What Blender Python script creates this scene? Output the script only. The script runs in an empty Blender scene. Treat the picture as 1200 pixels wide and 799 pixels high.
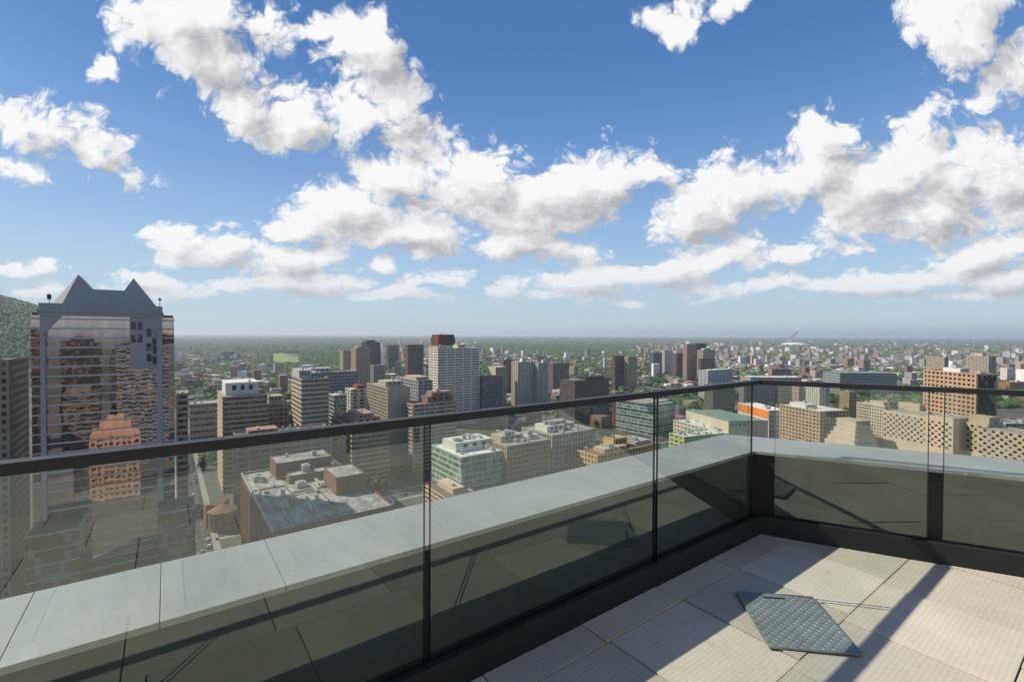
import bpy, bmesh, math, random
import numpy as np
from mathutils import Vector, Matrix
C = bpy.context
SC = C.scene
COL = SC.collection
rnd = random.Random(7)

# ------------------------------------------------------------------ camera
YAW, PITCH, ROLL = math.radians(-53.672), math.radians(-0.802), math.radians(0.25)
FPX = 550.0                       # focal length in pixels of a 1200 px wide picture
def cam_axes():
    cy, sy, cp, sp = math.cos(YAW), math.sin(YAW), math.cos(PITCH), math.sin(PITCH)
    f = Vector((sy*cp, cy*cp, sp)); r0 = Vector((cy, -sy, 0)); u0 = r0.cross(f)
    r = r0*math.cos(ROLL) + u0*math.sin(ROLL); u = u0*math.cos(ROLL) - r0*math.sin(ROLL)
    return r, u, f
RX, UX, FX = cam_axes()
cam_d = bpy.data.cameras.new('camera'); cam = bpy.data.objects.new('camera', cam_d); COL.objects.link(cam)
cam_d.sensor_width = 36.0; cam_d.lens = FPX/1200*36.0; cam_d.clip_start = 0.05; cam_d.clip_end = 200000
cam.matrix_world = Matrix(((RX.x, UX.x, -FX.x, 0), (RX.y, UX.y, -FX.y, 0), (RX.z, UX.z, -FX.z, 0), (0, 0, 0, 1)))
SC.camera = cam

# ------------------------------------------------------------------ exposure, sun
SC.view_settings.view_transform = 'Standard'; SC.view_settings.look = 'None'
SC.view_settings.gamma = 1; SC.view_settings.use_curve_mapping = False
SC.view_settings.exposure = 0.22
SUN = Vector((-0.861, -0.745, 1.0)).normalized()      # towards the sun
sl = bpy.data.lights.new('sun', 'SUN'); so = bpy.data.objects.new('sun', sl); COL.objects.link(so)
sl.energy = 5.0; sl.angle = math.radians(0.5); sl.color = (1.0, 0.90, 0.75)
so.rotation_euler = (-SUN).to_track_quat('-Z', 'Y').to_euler()
SC.cycles.use_adaptive_sampling = True; SC.cycles.adaptive_threshold = 0.015; SC.cycles.adaptive_min_samples = 20
SC.cycles.max_bounces = 8; SC.cycles.diffuse_bounces = 2; SC.cycles.glossy_bounces = 4
SC.cycles.transparent_max_bounces = 12; SC.cycles.volume_bounces = 0
SC.cycles.caustics_reflective = False; SC.cycles.caustics_refractive = False

# ------------------------------------------------------------------ world: Nishita sky with cumulus clouds
W = bpy.data.worlds.new('World'); SC.world = W; W.use_nodes = True
try:
    W.cycles.sampling_method = 'MANUAL'; W.cycles.sample_map_resolution = 512
except Exception: pass
NT = W.node_tree; NT.nodes.clear()
class G:
    """small helper to write node trees as expressions"""
    def __init__(s, nt): s.nt = nt
    def new(s, t, **kw):
        n = s.nt.nodes.new(t)
        for k, v in kw.items(): setattr(n, k, v)
        return n
    def put(s, sock, v):
        if v is None: return
        if hasattr(v, 'is_output'): s.nt.links.new(v, sock)
        else: sock.default_value = v
    def m(s, op, a, b=None, c=None, clamp=False):
        n = s.new('ShaderNodeMath', operation=op, use_clamp=clamp)
        s.put(n.inputs[0], a); s.put(n.inputs[1], b); s.put(n.inputs[2], c)
        return n.outputs[0]
    def v(s, op, a, b=None, sc=None):
        n = s.new('ShaderNodeVectorMath', operation=op)
        s.put(n.inputs[0], a); s.put(n.inputs[1], b)
        if sc is not None: s.put(n.inputs['Scale'], sc)
        return n.outputs['Value'] if op in ('DOT_PRODUCT', 'LENGTH', 'DISTANCE') else n.outputs['Vector']
    def xyz(s, x, y, z=0.0):
        n = s.new('ShaderNodeCombineXYZ'); s.put(n.inputs[0], x); s.put(n.inputs[1], y); s.put(n.inputs[2], z); return n.outputs[0]
    def sep(s, a):
        n = s.new('ShaderNodeSeparateXYZ'); s.put(n.inputs[0], a); return n.outputs
    def mix(s, f, a, b):
        n = s.new('ShaderNodeMix', data_type='RGBA'); s.put(n.inputs[0], f); s.put(n.inputs[6], a); s.put(n.inputs[7], b); return n.outputs[2]
    def noise(s, vec, scale, detail=4, rough=0.55, dim='3D', dist=0.0):
        n = s.new('ShaderNodeTexNoise', noise_dimensions=dim); s.put(n.inputs['Vector'], vec)
        n.inputs['Scale'].default_value = scale; n.inputs['Detail'].default_value = detail
        n.inputs['Roughness'].default_value = rough; n.inputs['Distortion'].default_value = dist
        return n.outputs
    def mr(s, val, a, b, c=0.0, d=1.0, smooth=True):
        n = s.new('ShaderNodeMapRange'); n.interpolation_type = 'SMOOTHSTEP' if smooth else 'LINEAR'
        s.put(n.inputs[0], val); n.inputs[1].default_value = a; n.inputs[2].default_value = b
        n.inputs[3].default_value = c; n.inputs[4].default_value = d; return n.outputs[0]
g = G(NT)
# every cloud clump is a patch of the sky: (u, v) are tangents of azimuth from a fixed bearing and of elevation, in 1/550 units
CL = [  # u, v, half width, half height, tilt in degrees, weight
 # big cloud climbing in the upper left, two arms round a blue gap
 (215,22,70,52,-35,1.1),(250,75,62,48,-40,1.1),(290,118,60,40,-38,1.1),(345,150,75,36,-15,1.1),(410,140,70,48,0,1.15),(445,125,52,45,0,1.1),(395,70,62,42,-35,1.15),(370,40,40,34,-20,1.0),(455,158,48,28,0,.95),(260,10,70,30,0,1.0),
 # left edge cloud
 (60,145,70,36,-18,1.2),(28,158,50,30,0,1.1),(120,180,48,24,-38,1.0),(150,205,34,18,-30,.95),(60,115,34,20,-20,.9),(30,208,44,13,-15,.85),(135,72,24,17,-15,.85),
 # centre cloud
 (470,215,80,40,0,1.15),(540,222,100,50,0,1.2),(620,240,110,48,5,1.2),(700,218,80,30,18,1.1),(750,203,45,18,15,.95),(410,250,90,34,12,1.1),(350,268,60,22,8,1.0),(620,282,110,22,0,1.0),(480,272,110,24,0,1.05),
 # layered small clouds above the left horizon
 (250,298,75,26,0,1.15),(205,290,42,20,0,1.0),(330,308,70,26,0,1.1),(350,332,70,18,0,1.05),(260,338,110,14,0,1.0),(445,311,27,10,0,.9),(515,328,46,14,6,1.0),(470,344,60,9,0,.9),(590,340,36,13,0,1.0),(20,318,40,12,0,.95),(30,342,50,10,0,.75),(160,330,40,8,0,.7),(490,292,26,9,0,.8),
 # band right of the centre
 (690,328,85,20,6,1.15),(770,315,70,22,12,1.1),(640,345,60,9,0,.9),(835,305,60,20,15,1.0),(880,334,70,13,10,1.0),(905,303,55,13,12,.9),(740,351,26,6,0,.75),(715,285,10,10,0,.7),
 # long right-hand cloud
 (800,250,55,40,10,1.1),(850,232,70,48,18,1.2),(930,205,75,40,20,1.2),(960,160,52,22,28,1.0),(1010,225,100,52,5,1.2),(1090,205,90,48,6,1.2),(1170,195,80,52,0,1.2),(1060,250,110,30,8,1.15),(840,170,24,10,25,.8),(1195,235,50,30,0,1.0),
 # upper right cloud and wisps
 (1150,45,62,55,40,1.15),(1185,70,50,50,0,1.1),(1105,125,55,20,20,.85),(1150,110,45,22,20,.9),
 # top cloud
 (800,24,46,20,18,1.1),(845,8,40,18,8,1.05),
 # lower right layers
 (1150,292,90,22,14,1.15),(1080,325,110,16,5,1.1),(1180,322,80,18,5,1.1),(1000,336,70,9,3,.95),(1150,343,70,8,0,.9),(1195,275,40,18,10,1.0),(1010,290,34,8,10,.75),
]
FH = (math.sin(YAW), math.cos(YAW), 0); RH = (math.cos(YAW), -math.sin(YAW), 0)
d = g.v('NORMALIZE', g.new('ShaderNodeTexCoord').outputs['Generated'])
fwd = g.m('MAXIMUM', g.v('DOT_PRODUCT', d, FH), 0.06)
u0 = g.m('DIVIDE', g.v('DOT_PRODUCT', d, RH), fwd); dz = g.sep(d)[2]
v0 = g.m('DIVIDE', dz, fwd)
uv = g.xyz(u0, v0)
def cloud_group():
    t = bpy.data.node_groups.new('cloud_density', 'ShaderNodeTree')
    t.interface.new_socket('P', in_out='INPUT', socket_type='NodeSocketVector')
    t.interface.new_socket('D', in_out='OUTPUT', socket_type='NodeSocketFloat')
    t.interface.new_socket('B', in_out='OUTPUT', socket_type='NodeSocketFloat')
    q = G(t); gi = q.new('NodeGroupInput').outputs[0]; go = q.new('NodeGroupOutput')
    s = q.sep(gi)
    k = q.m('MAXIMUM', q.m('ADD', s[1], 0.20), 0.05)
    nc = q.xyz(q.m('MULTIPLY', s[0], 1.9), q.m('MULTIPLY', q.m('LOGARITHM', q.m('ADD', k, 0.30), math.e), 2.0), 5.3)
    wn = q.noise(nc, 1.6, 2, 0.5)['Color']
    wv = q.v('SCALE', q.v('SUBTRACT', wn, (.5, .5, .5)), sc=q.m('MULTIPLY', k, 0.26))
    wf = q.noise(nc, 6.0, 2, 0.55)['Color']
    wv2 = q.v('SCALE', q.v('SUBTRACT', wf, (.5, .5, .5)), sc=q.m('MULTIPLY', k, 0.10))
    p = q.v('ADD', q.v('ADD', gi, wv), wv2)
    p = q.v('MULTIPLY', p, (1, 1, 0))
    acc = None
    for (x, y, rx, ry, a, w) in CL:
        mp = q.new('ShaderNodeMapping', vector_type='TEXTURE')
        q.put(mp.inputs[0], p)
        mp.inputs['Location'].default_value = ((x-600)/550, (391.8-y)/550, 0)
        mp.inputs['Rotation'].default_value = (0, 0, math.radians(a))
        mp.inputs['Scale'].default_value = (rx*1.40/550, ry*1.44/550, 1)
        l = q.v('LENGTH', mp.outputs[0])
        f = q.m('MULTIPLY_ADD', l, -w*1.25, w*1.25)
        acc = f if acc is None else q.m('SMOOTH_MAX', acc, f, 0.30)
    B = q.m('MAXIMUM', acc, -0.9)
    n1 = q.noise(nc, 3.6, 7, 0.58)['Fac']
    vo = q.new('ShaderNodeTexVoronoi', feature='SMOOTH_F1'); q.put(vo.inputs['Vector'], q.v('ADD', nc, q.v('SCALE', wf, sc=0.22)))
    vo.inputs['Scale'].default_value = 5.2; vo.inputs['Smoothness'].default_value = 0.25
    vo.inputs['Detail'].default_value = 3.0; vo.inputs['Roughness'].default_value = 0.62; vo.inputs['Lacunarity'].default_value = 2.3
    D = q.m('ADD', q.m('MULTIPLY_ADD', n1, 1.55, -0.74), q.m('MULTIPLY_ADD', vo.outputs['Distance'], -1.10, 0.93))
    D = q.m('ADD', D, B)
    q.put(go.inputs[0], D); q.put(go.inputs[1], B)
    return t
CG = cloud_group()
def dens(p):
    n = g.new('ShaderNodeGroup'); n.node_tree = CG; g.put(n.inputs[0], p); return n.outputs
D0 = dens(uv)
kk = g.m('ADD', v0, 0.22)
D1 = dens(g.v('ADD', uv, g.v('SCALE', (-0.07, 0.075, 0), sc=kk)))
front = g.mr(g.v('DOT_PRODUCT', d, FH), 0.07, 0.25)
alpha = g.m('MULTIPLY', g.mr(D0[0], -0.12, 0.48), front)
alpha = g.m('MULTIPLY', alpha, g.mr(v0, 0.0, 0.16, 0.55, 1.0))
# lit towards the sun, grey where the cloud is thick between us and the sun
lit = g.m('MULTIPLY_ADD', g.m('SUBTRACT', D0[0], D1[0]), 0.36, 0.78)
lit = g.m('ADD', lit, g.m('MULTIPLY', g.m('SUBTRACT', D0[1], D1[1]), 0.35))
thick = g.m('MULTIPLY', g.mr(D1[1], 0.15, 1.15, 0.0, 1.0), g.mr(D1[0], 0.1, 1.3, 0.25, 1.0))
sh = g.m('SUBTRACT', lit, g.m('MULTIPLY', thick, 0.40), clamp=True)
ccol = g.mix(sh, (0.45, 0.46, 0.485, 1), (0.95, 0.95, 0.945, 1))
ccol = g.mix(g.mr(v0, 0.0, 0.22, 0.45, 0.0), ccol, (0.66, 0.73, 0.78, 1))
# scattered cloud over the rest of the sky (seen in reflections)
pl = g.v('DIVIDE', d, g.xyz(g.m('MAXIMUM', dz, 0.06), g.m('MAXIMUM', dz, 0.06), g.m('MAXIMUM', dz, 0.06)))
bn = g.noise(pl, 0.9, 6, 0.58)['Fac']
back = g.m('MULTIPLY', g.mr(bn, 0.53, 0.64), g.m('SUBTRACT', 1.0, front))
back = g.m('MULTIPLY', back, g.mr(dz, 0.03, 0.15))
alpha = g.m('ADD', alpha, back, clamp=True)
ccol = g.mix(back, ccol, (0.85, 0.86, 0.87, 1))
sky = g.new('ShaderNodeTexSky', sky_type='NISHITA', sun_disc=False)
sky.sun_elevation = math.asin(SUN.z); sky.sun_rotation = math.atan2(SUN.x, SUN.y)
sky.altitude = 150; sky.air_density = 1.0; sky.dust_density = 0.15; sky.ozone_density = 3.2
bg1 = g.new('ShaderNodeBackground'); hz = g.m('MULTIPLY', g.m('POWER', g.m('MAXIMUM', g.m('MULTIPLY_ADD', dz, -2.0, 1.0), 0.0), 1.7), 0.9)
skc = g.mix(hz, g.v('SCALE', g.v('MULTIPLY', sky.outputs[0], (0.63, 0.955, 1.19)), sc=g.mr(g.v('DOT_PRODUCT', d, tuple(SUN)), .15, .85, 1.0, .66)), (4.0, 4.65, 5.0, 1))
g.put(bg1.inputs[0], skc); bg1.inputs[1].default_value = 0.114
bg2 = g.new('ShaderNodeBackground'); g.put(bg2.inputs[0], ccol); bg2.inputs[1].default_value = 0.87
mx = g.new('ShaderNodeMixShader'); g.put(mx.inputs[0], alpha); g.put(mx.inputs[1], bg1.outputs[0]); g.put(mx.inputs[2], bg2.outputs[0])
wo = g.new('ShaderNodeOutputWorld'); g.put(wo.inputs[0], mx.outputs[0])

# ------------------------------------------------------------------ helpers
def tag(o, label=None, cat=None, group=None, kind=None):
    if label: o['label'] = label
    if cat: o['category'] = cat
    if group: o['group'] = group
    if kind: o['kind'] = kind
    return o
class MB:
    """collects shapes, then links them as one mesh object"""
    def __init__(s): s.v = []; s.f = []
    def add(s, vs, fs):
        b = len(s.v); s.v += [tuple(p) for p in vs]; s.f += [tuple(i+b for i in f) for f in fs]; return s
    def box(s, x0, x1, y0, y1, z0, z1):
        return s.add([(x0,y0,z0),(x1,y0,z0),(x1,y1,z0),(x0,y1,z0),(x0,y0,z1),(x1,y0,z1),(x1,y1,z1),(x0,y1,z1)],
                     [(0,3,2,1),(4,5,6,7),(0,1,5,4),(1,2,6,5),(2,3,7,6),(3,0,4,7)])
    def prism(s, poly, z0, z1):
        n = len(poly)
        a = sum(poly[i][0]*poly[(i+1)%n][1]-poly[(i+1)%n][0]*poly[i][1] for i in range(n))
        if a < 0: poly = poly[::-1]
        zz0 = z0 if hasattr(z0, '__len__') else [z0]*n; zz1 = z1 if hasattr(z1, '__len__') else [z1]*n
        return s.add([(p[0],p[1],z) for p, z in zip(poly, zz0)]+[(p[0],p[1],z) for p, z in zip(poly, zz1)],
                     [tuple(range(n-1,-1,-1)), tuple(range(n,2*n))]+[(i,(i+1)%n,n+(i+1)%n,n+i) for i in range(n)])
    def cyl(s, x, y, z0, z1, r0, r1=None, n=12):
        r1 = r0 if r1 is None else r1
        vs = [(x+r*math.cos(2*math.pi*i/n), y+r*math.sin(2*math.pi*i/n), z) for z, r in ((z0,r0),(z1,r1)) for i in range(n)]
        return s.add(vs, [tuple(range(n-1,-1,-1)), tuple(range(n,2*n))]+[(i,(i+1)%n,n+(i+1)%n,n+i) for i in range(n)])
    def xf(s, M):
        s.v = [tuple(M @ Vector(p)) for p in s.v]; return s
    def build(s, name, mat, parent=None, bevel=0, smooth=False):
        me = bpy.data.meshes.new(name); me.from_pydata(s.v, [], s.f); me.update()
        if smooth: me.polygons.foreach_set('use_smooth', [True]*len(me.polygons))
        o = bpy.data.objects.new(name, me); COL.objects.link(o); me.materials.append(mat)
        if parent: o.parent = parent
        if bevel:
            b = o.modifiers.new('edge', 'BEVEL'); b.width = bevel; b.segments = 2; b.limit_method = 'ANGLE'
        return o
def empty(name, loc=(0,0,0), rz=0.0):
    o = bpy.data.objects.new(name, None); COL.objects.link(o); o.location = loc; o.rotation_euler = (0,0,rz); o.empty_display_size = .2
    return o
_MC = {}
def mat(key, fn=None, **kw):
    if key in _MC: return _MC[key]
    m = bpy.data.materials.new(key); m.use_nodes = True; nt = m.node_tree
    b = nt.nodes['Principled BSDF']; q = G(nt)
    if fn: fn(q, b, **kw)
    _MC[key] = m
    return m
def plain(q, b, col=(.5,.5,.5), rough=.6, metal=0.0, var=.12, scale=.6, spec=.4, streak=0.0, bump=0.0, bscale=30.0):
    """a colour with real wear: broad blotches, fine grain and (for walls) run-off streaks"""
    co = q.new('ShaderNodeTexCoord').outputs['Object']
    n = q.noise(co, scale, 5, .6)['Fac']
    f = q.mr(n, .3, .7, 1-var, 1+var, False)
    if streak:
        st = q.noise(q.v('MULTIPLY', co, (1.0,1.0,.06)), .9, 4, .6)['Fac']
        f = q.m('MULTIPLY', f, q.mr(st, .35, .7, 1-streak, 1+streak*.4, False))
    c = q.v('SCALE', (col[0],col[1],col[2]), sc=f)
    q.put(b.inputs['Base Color'], c); b.inputs['Roughness'].default_value = rough; b.inputs['Metallic'].default_value = metal
    b.inputs['Specular IOR Level'].default_value = spec
    if bump:
        bn = q.new('ShaderNodeBump'); bn.inputs['Strength'].default_value = bump; bn.inputs['Distance'].default_value = .002
        q.put(bn.inputs['Height'], q.noise(co, bscale, 6, .65)['Fac']); q.put(b.inputs['Normal'], bn.outputs[0])
def glass_mat(q, b, tint=(.86,.92,.88)):
    """thin glass pane: clear transmission, Fresnel reflection"""
    nt = q.nt; out = nt.nodes['Material Output']
    t = q.new('ShaderNodeBsdfTransparent'); t.inputs[0].default_value = (*tint, 1)
    gl = q.new('ShaderNodeBsdfGlossy'); gl.inputs[0].default_value = (.84,1.0,.91,1); gl.inputs['Roughness'].default_value = .0
    # Schlick on the true angle of incidence, the same from both sides
    ge = q.new('ShaderNodeNewGeometry'); c = q.m('ABSOLUTE', q.v('DOT_PRODUCT', ge.outputs['Incoming'], ge.outputs['Normal']))
    fr = q.m('MULTIPLY_ADD', q.m('POWER', q.m('SUBTRACT', 1.0, c), 5.0), .87, .125)
    mx = q.new('ShaderNodeMixShader'); q.put(mx.inputs[0], fr); q.put(mx.inputs[1], t.outputs[0]); q.put(mx.inputs[2], gl.outputs[0])
    # a thin film of dust and dried drips
    co = q.new('ShaderNodeTexCoord').outputs['Object']
    du = q.m('MULTIPLY', q.mr(q.noise(q.v('MULTIPLY', co, (3,3,.5)), 2.2, 6, .7)['Fac'], .42, .75), q.mr(q.noise(co, 14, 4, .7)['Fac'], .35, .7, .3, 1.0))
    df = q.new('ShaderNodeBsdfDiffuse'); df.inputs[0].default_value = (.55,.56,.52,1)
    m2 = q.new('ShaderNodeMixShader'); q.put(m2.inputs[0], q.m('MULTIPLY_ADD', du, .030, .006)); q.put(m2.inputs[1], mx.outputs[0]); q.put(m2.inputs[2], df.outputs[0])
    nt.links.new(m2.outputs[0], out.inputs[0])

# ------------------------------------------------------------------ the terrace (eye 1.5 m above the pavers)
ZF = -1.5
TH = math.radians(-28.0)                     # the right-hand parapet leaves the left one at an obtuse angle
NR = Vector((math.sin(TH), math.cos(TH), 0)); TR = Vector((math.cos(TH), -math.sin(TH), 0))
XL = -1.770; DR = 4.045                      # glass planes: x = XL on the left, n.p = DR on the right
def RP(a, d, z=0.0):                         # point on the right side: a along, d outward
    p = TR*a + NR*d; return (p.x, p.y, z)
def corner(dl, dr):                          # plan point at x = -dl and n.p = dr
    x = -dl; return (x, (dr-NR.x*x)/NR.y)
Y0 = -9.0; A1 = 11.0                         # how far the parapets run behind the camera
def ell(dl0, dl1, dr0, dr1):                 # L-shaped plan between two offsets
    i, o = corner(dl0, dr0), corner(dl1, dr1)
    e0, e1 = RP(A1, dr0), RP(A1, dr1)
    return [(-dl0, Y0), i, (e0[0],e0[1]), (e1[0],e1[1]), o, (-dl1, Y0)]
def pavers(q, b):
    co = q.new('ShaderNodeTexCoord').outputs['Object']; ge = q.new('ShaderNodeNewGeometry')
    isl = ge.outputs['Random Per Island']
    rib = q.m('SINE', q.m('MULTIPLY', q.sep(co)[0], 2*math.pi/.022))
    n1 = q.noise(co, 2.2, 6, .62)['Fac']; n2 = q.noise(co, 60, 4, .7)['Fac']; n3 = q.noise(q.v('MULTIPLY', co, (1.6,.6,1)), 1.3, 5, .6, dist=.6)['Fac']
    f = q.m('MULTIPLY', q.mr(n1, .3, .72, .84, 1.08, False), q.mr(n2, .25, .75, .88, 1.10, False))
    f = q.m('MULTIPLY', f, q.mr(isl, 0, 1, .84, 1.08, False))
    f = q.m('MULTIPLY', f, q.m('MULTIPLY_ADD', rib, .03, 1.0))
    c = q.mix(q.mr(n3, .42, .66), (.565,.52,.435,1), (.53,.505,.445,1))
    spot = q.m('MAXIMUM', q.mr(q.noise(co, 9, 3, .8)['Fac'], .64, .74, 0, .30), q.mr(q.noise(co, 70, 2, .6)['Fac'], .70, .76, 0, .45))
    c = q.mix(spot, c, (.26,.24,.20,1))
    q.put(b.inputs['Base Color'], q.v('SCALE', c, sc=f)); b.inputs['Roughness'].default_value = .88; b.inputs['Specular IOR Level'].default_value = .25
    bn = q.new('ShaderNodeBump'); bn.inputs['Strength'].default_value = .35; bn.inputs['Distance'].default_value = .0012
    q.put(bn.inputs['Height'], q.m('ADD', q.m('MULTIPLY', rib, .5), q.m('MULTIPLY', n2, 1.2))); q.put(b.inputs['Normal'], bn.outputs[0])
M_pav = mat('paver_concrete', pavers)
M_dark = mat('dark_anodised_metal', plain, col=(.020,.024,.025), rough=.55, metal=0.0, var=.10, scale=3, spec=.3)
M_rail = mat('rail_metal', plain, col=(.027,.032,.034), rough=.45, metal=0.0, var=.06, scale=4, spec=.25)
def coping(q, b):
    co = q.new('ShaderNodeTexCoord').outputs['Object']
    f = q.mr(q.noise(co, 1.4, 5, .6)['Fac'], .3, .7, .88, 1.08, False)
    f = q.m('MULTIPLY', f, q.mr(q.noise(q.v('MULTIPLY', co, (1,7,1)), 2.0, 5, .7)['Fac'], .35, .7, .90, 1.06, False))
    f = q.m('MULTIPLY', f, q.mr(q.noise(co, 24, 3, .7)['Fac'], .68, .76, 1.0, .72))
    q.put(b.inputs['Base Color'], q.v('SCALE', (.325,.345,.34), sc=f)); b.inputs['Metallic'].default_value = .2; b.inputs['Specular IOR Level'].default_value = .45
    q.put(b.inputs['Roughness'], q.mr(q.noise(co, 5, 4, .6)['Fac'], .3, .7, .36, .55, False))
    bn = q.new('ShaderNodeBump'); bn.inputs['Strength'].default_value = .25; bn.inputs['Distance'].default_value = .006
    q.put(bn.inputs['Height'], q.noise(co, 2.5, 2, .5)['Fac']); q.put(b.inputs['Normal'], bn.outputs[0])
M_cope = mat('coping_metal', coping)
M_clad = mat('parapet_membrane', plain, col=(.020,.024,.021), rough=.8, var=.2, scale=2)
M_slab = mat('terrace_slab_concrete', plain, col=(.12,.12,.115), rough=.9, var=.15, scale=1)
M_glass = mat('balustrade_glass', glass_mat)
M_edge = mat('glass_edge', plain, col=(.008,.016,.013), rough=.25, var=.05, spec=.6)
# floor: loose 24 inch concrete slabs in rows, cut along both kerbs
def cliphalf(poly, n, d):
    out = []
    for i in range(len(poly)):
        a, b_ = poly[i], poly[(i+1) % len(poly)]; da = a[0]*n[0]+a[1]*n[1]-d; db = b_[0]*n[0]+b_[1]*n[1]-d
        if da <= 0: out.append(a)
        if da*db < 0:
            t = da/(da-db); out.append((a[0]+t*(b_[0]-a[0]), a[1]+t*(b_[1]-a[1])))
    return out
fl = MB(); r2 = random.Random(3)
cols = [-1.728, -1.553, -.943, -.330, .280] + [.280+.61*k for k in range(1, 18)]
for ci in range(len(cols)-1):
    xa, xb = cols[ci]+.003, cols[ci+1]-.003
    off = {0: 2.335, 1: 2.360, 2: 2.880, 3: 2.515}.get(ci, 2.88-.30*(ci % 2))
    y = off - .61*18
    while y < 9.5:
        ya, yb = y+.0035, y+.61-.0035; y += .61
        poly = [(xa,ya),(xb,ya),(xb,yb),(xa,yb)]
        poly = cliphalf(poly, (NR.x, NR.y), 4.000-.004)
        if len(poly) < 3 or yb < -8.9: continue
        tz = [r2.uniform(-.0045,.002) for _ in range(3)]
        zz = [ZF+tz[0]+(p[0]-xa)/.61*tz[1]+(p[1]-ya)/.61*tz[2]*1.4 for p in poly]
        ok = sum(poly[i][0]*poly[(i+1)%len(poly)][1]-poly[(i+1)%len(poly)][0]*poly[i][1] for i in range(len(poly))) > 0
        if not ok: poly = poly[::-1]; zz = zz[::-1]
        fl.prism(poly, ZF-.05, zz)
floor = fl.build('terrace_floor', M_pav, bevel=.0025); tag(floor, kind='structure')
bed = MB(); bed.prism([(-2.2,Y0),(-2.2,3.9),RP(11.5,4.6)[:2],(9.5,Y0)], ZF-.30, ZF-.055); tag(bed.build('terrace_slab', M_slab), kind='structure')
# balustrade: base channel, glass panes, cap rail
bal = empty('glass_balustrade', (XL, 3.6, ZF)); tag(bal, 'frameless glass balustrade with a slim dark cap rail around the terrace corner', 'balustrade')
MI = Matrix.Translation((-XL, -3.6, -ZF))
def bpart(mb, name, m, parent=bal, **k): return mb.xf(MI).build(name, m, parent, **k)
k = MB(); k.prism(ell(1.728, 1.762, 4.000, 4.036), ZF-.05, ZF+.134); k.prism(ell(1.784, 1.806, 4.060, 4.082), ZF-.05, ZF+.112); k.prism(ell(1.761,1.785,4.035,4.061), ZF-.05, ZF+.085)
bpart(k, 'base_channel', M_dark, bevel=.002)
k = MB(); k.prism(ell(1.745, 1.797, 4.020, 4.072), -.372, -.338); bpart(k, 'cap_rail', M_rail, bevel=.003)
TG = .0135
def pane_left(y0, y1):
    p = MB(); p.add([(XL,y0,ZF+.09),(XL,y1,ZF+.09),(XL,y1,-.373),(XL,y0,-.373)], [(0,1,2,3)]); o = bpart(p, 'glass_pane', M_glass)
    for y in (y0, y1): e = MB(); e.box(XL-TG/2, XL+TG/2, y-.001, y+.001, ZF+.09, -.373); bpart(e, 'pane_edge', M_edge, o)
def pane_right(a0, a1):
    p = MB(); p.add([RP(a0,DR,ZF+.09), RP(a1,DR,ZF+.09), RP(a1,DR,-.373), RP(a0,DR,-.373)], [(0,1,2,3)]); o = bpart(p, 'glass_pane', M_glass)
    for a in (a0, a1): e = MB(); e.prism([RP(a-.001,DR-TG/2)[:2],RP(a+.001,DR-TG/2)[:2],RP(a+.001,DR+TG/2)[:2],RP(a-.001,DR+TG/2)[:2]], ZF+.09, -.373); bpart(e, 'pane_edge', M_edge, o)
for y0, y1 in [(-8.22,-6.73),(-6.70,-5.21),(-5.18,-3.69),(-3.66,-2.17),(-2.14,-.66),(-.63,.854),(.880,2.371),(2.402,3.545)]: pane_left(y0, y1)
for i in range(7): pane_right(.262 if i == 0 else 1.242+1.52*(i-1), 1.162+1.52*i if i == 0 else 1.242+1.52*i-.08)
# parapet: dark membrane core under metal coping panels
par = empty('parapet', (-2.0, 4.0, ZF)); tag(par, 'low parapet outside the glass, capped with pale grey metal panels', 'parapet')
MP = Matrix.Translation((2.0, -4.0, -ZF)); ZC = -.895
core = MB(); core.prism(ell(1.822, 2.255, 4.098, 4.650), ZF-8, ZC-.014); core.xf(MP).build('parapet_core', M_clad, par)
seams = [-8.8,-7.1,-5.4,-3.7,-2.05,-.372,.345,.9+.0,1.32,2.14]
seams = [-8.9,-7.2,-5.5,-3.8,-2.05,-.372,-.022,.338,1.03,1.72,2.41,3.10]
gp = .0012
def cope_left(y0, y1, last=False):
    c = MB(); yi, yo = y1-gp, y1-gp
    if last:
        i, o = corner(1.806, 4.082), corner(2.272, 4.665); yi, yo = i[1]-.003, o[1]-.003
    pl = [(-1.806,y0+gp),(-1.806,yi),(-2.272,yo),(-2.272,y0+gp)]
    c.prism(pl, ZC-.012, ZC)
    c.box(-1.8085,-1.806,y0+gp,yi,ZC-.022,ZC-.012); c.box(-2.2745,-2.272,y0+gp,yo,ZC-.12,ZC-.012)
    c.xf(MP).build('coping_panel', M_cope, par, bevel=.0015)
for a, b_ in zip(seams[:-1], seams[1:]): cope_left(a, b_)
cope_left(seams[-1], 0, True)
def cope_right(a0, a1, first=False):
    p = [RP(a0+gp,4.082)[:2],RP(a1-gp,4.082)[:2],RP(a1-gp,4.665)[:2],RP(a0+gp,4.665)[:2]]
    if first: p[0] = corner(1.806-.003, 4.082); p[3] = corner(2.272-.003, 4.665)
    c = MB(); c.prism(p, ZC-.012, ZC)
    q0, q1 = (p[0], p[1]); c.prism([(q0[0],q0[1]),(q1[0],q1[1]),(q1[0]+NR.x*.0025,q1[1]+NR.y*.0025),(q0[0]+NR.x*.0025,q0[1]+NR.y*.0025)], ZC-.022, ZC-.012)
    c.xf(MP).build('coping_panel', M_cope, par, bevel=.0015)
ra = [0, 1.9, 3.4, 4.9, 6.4, 7.9, 9.4, 10.9]
for i in range(len(ra)-1): cope_right(ra[i], ra[i+1], i == 0)
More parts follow.
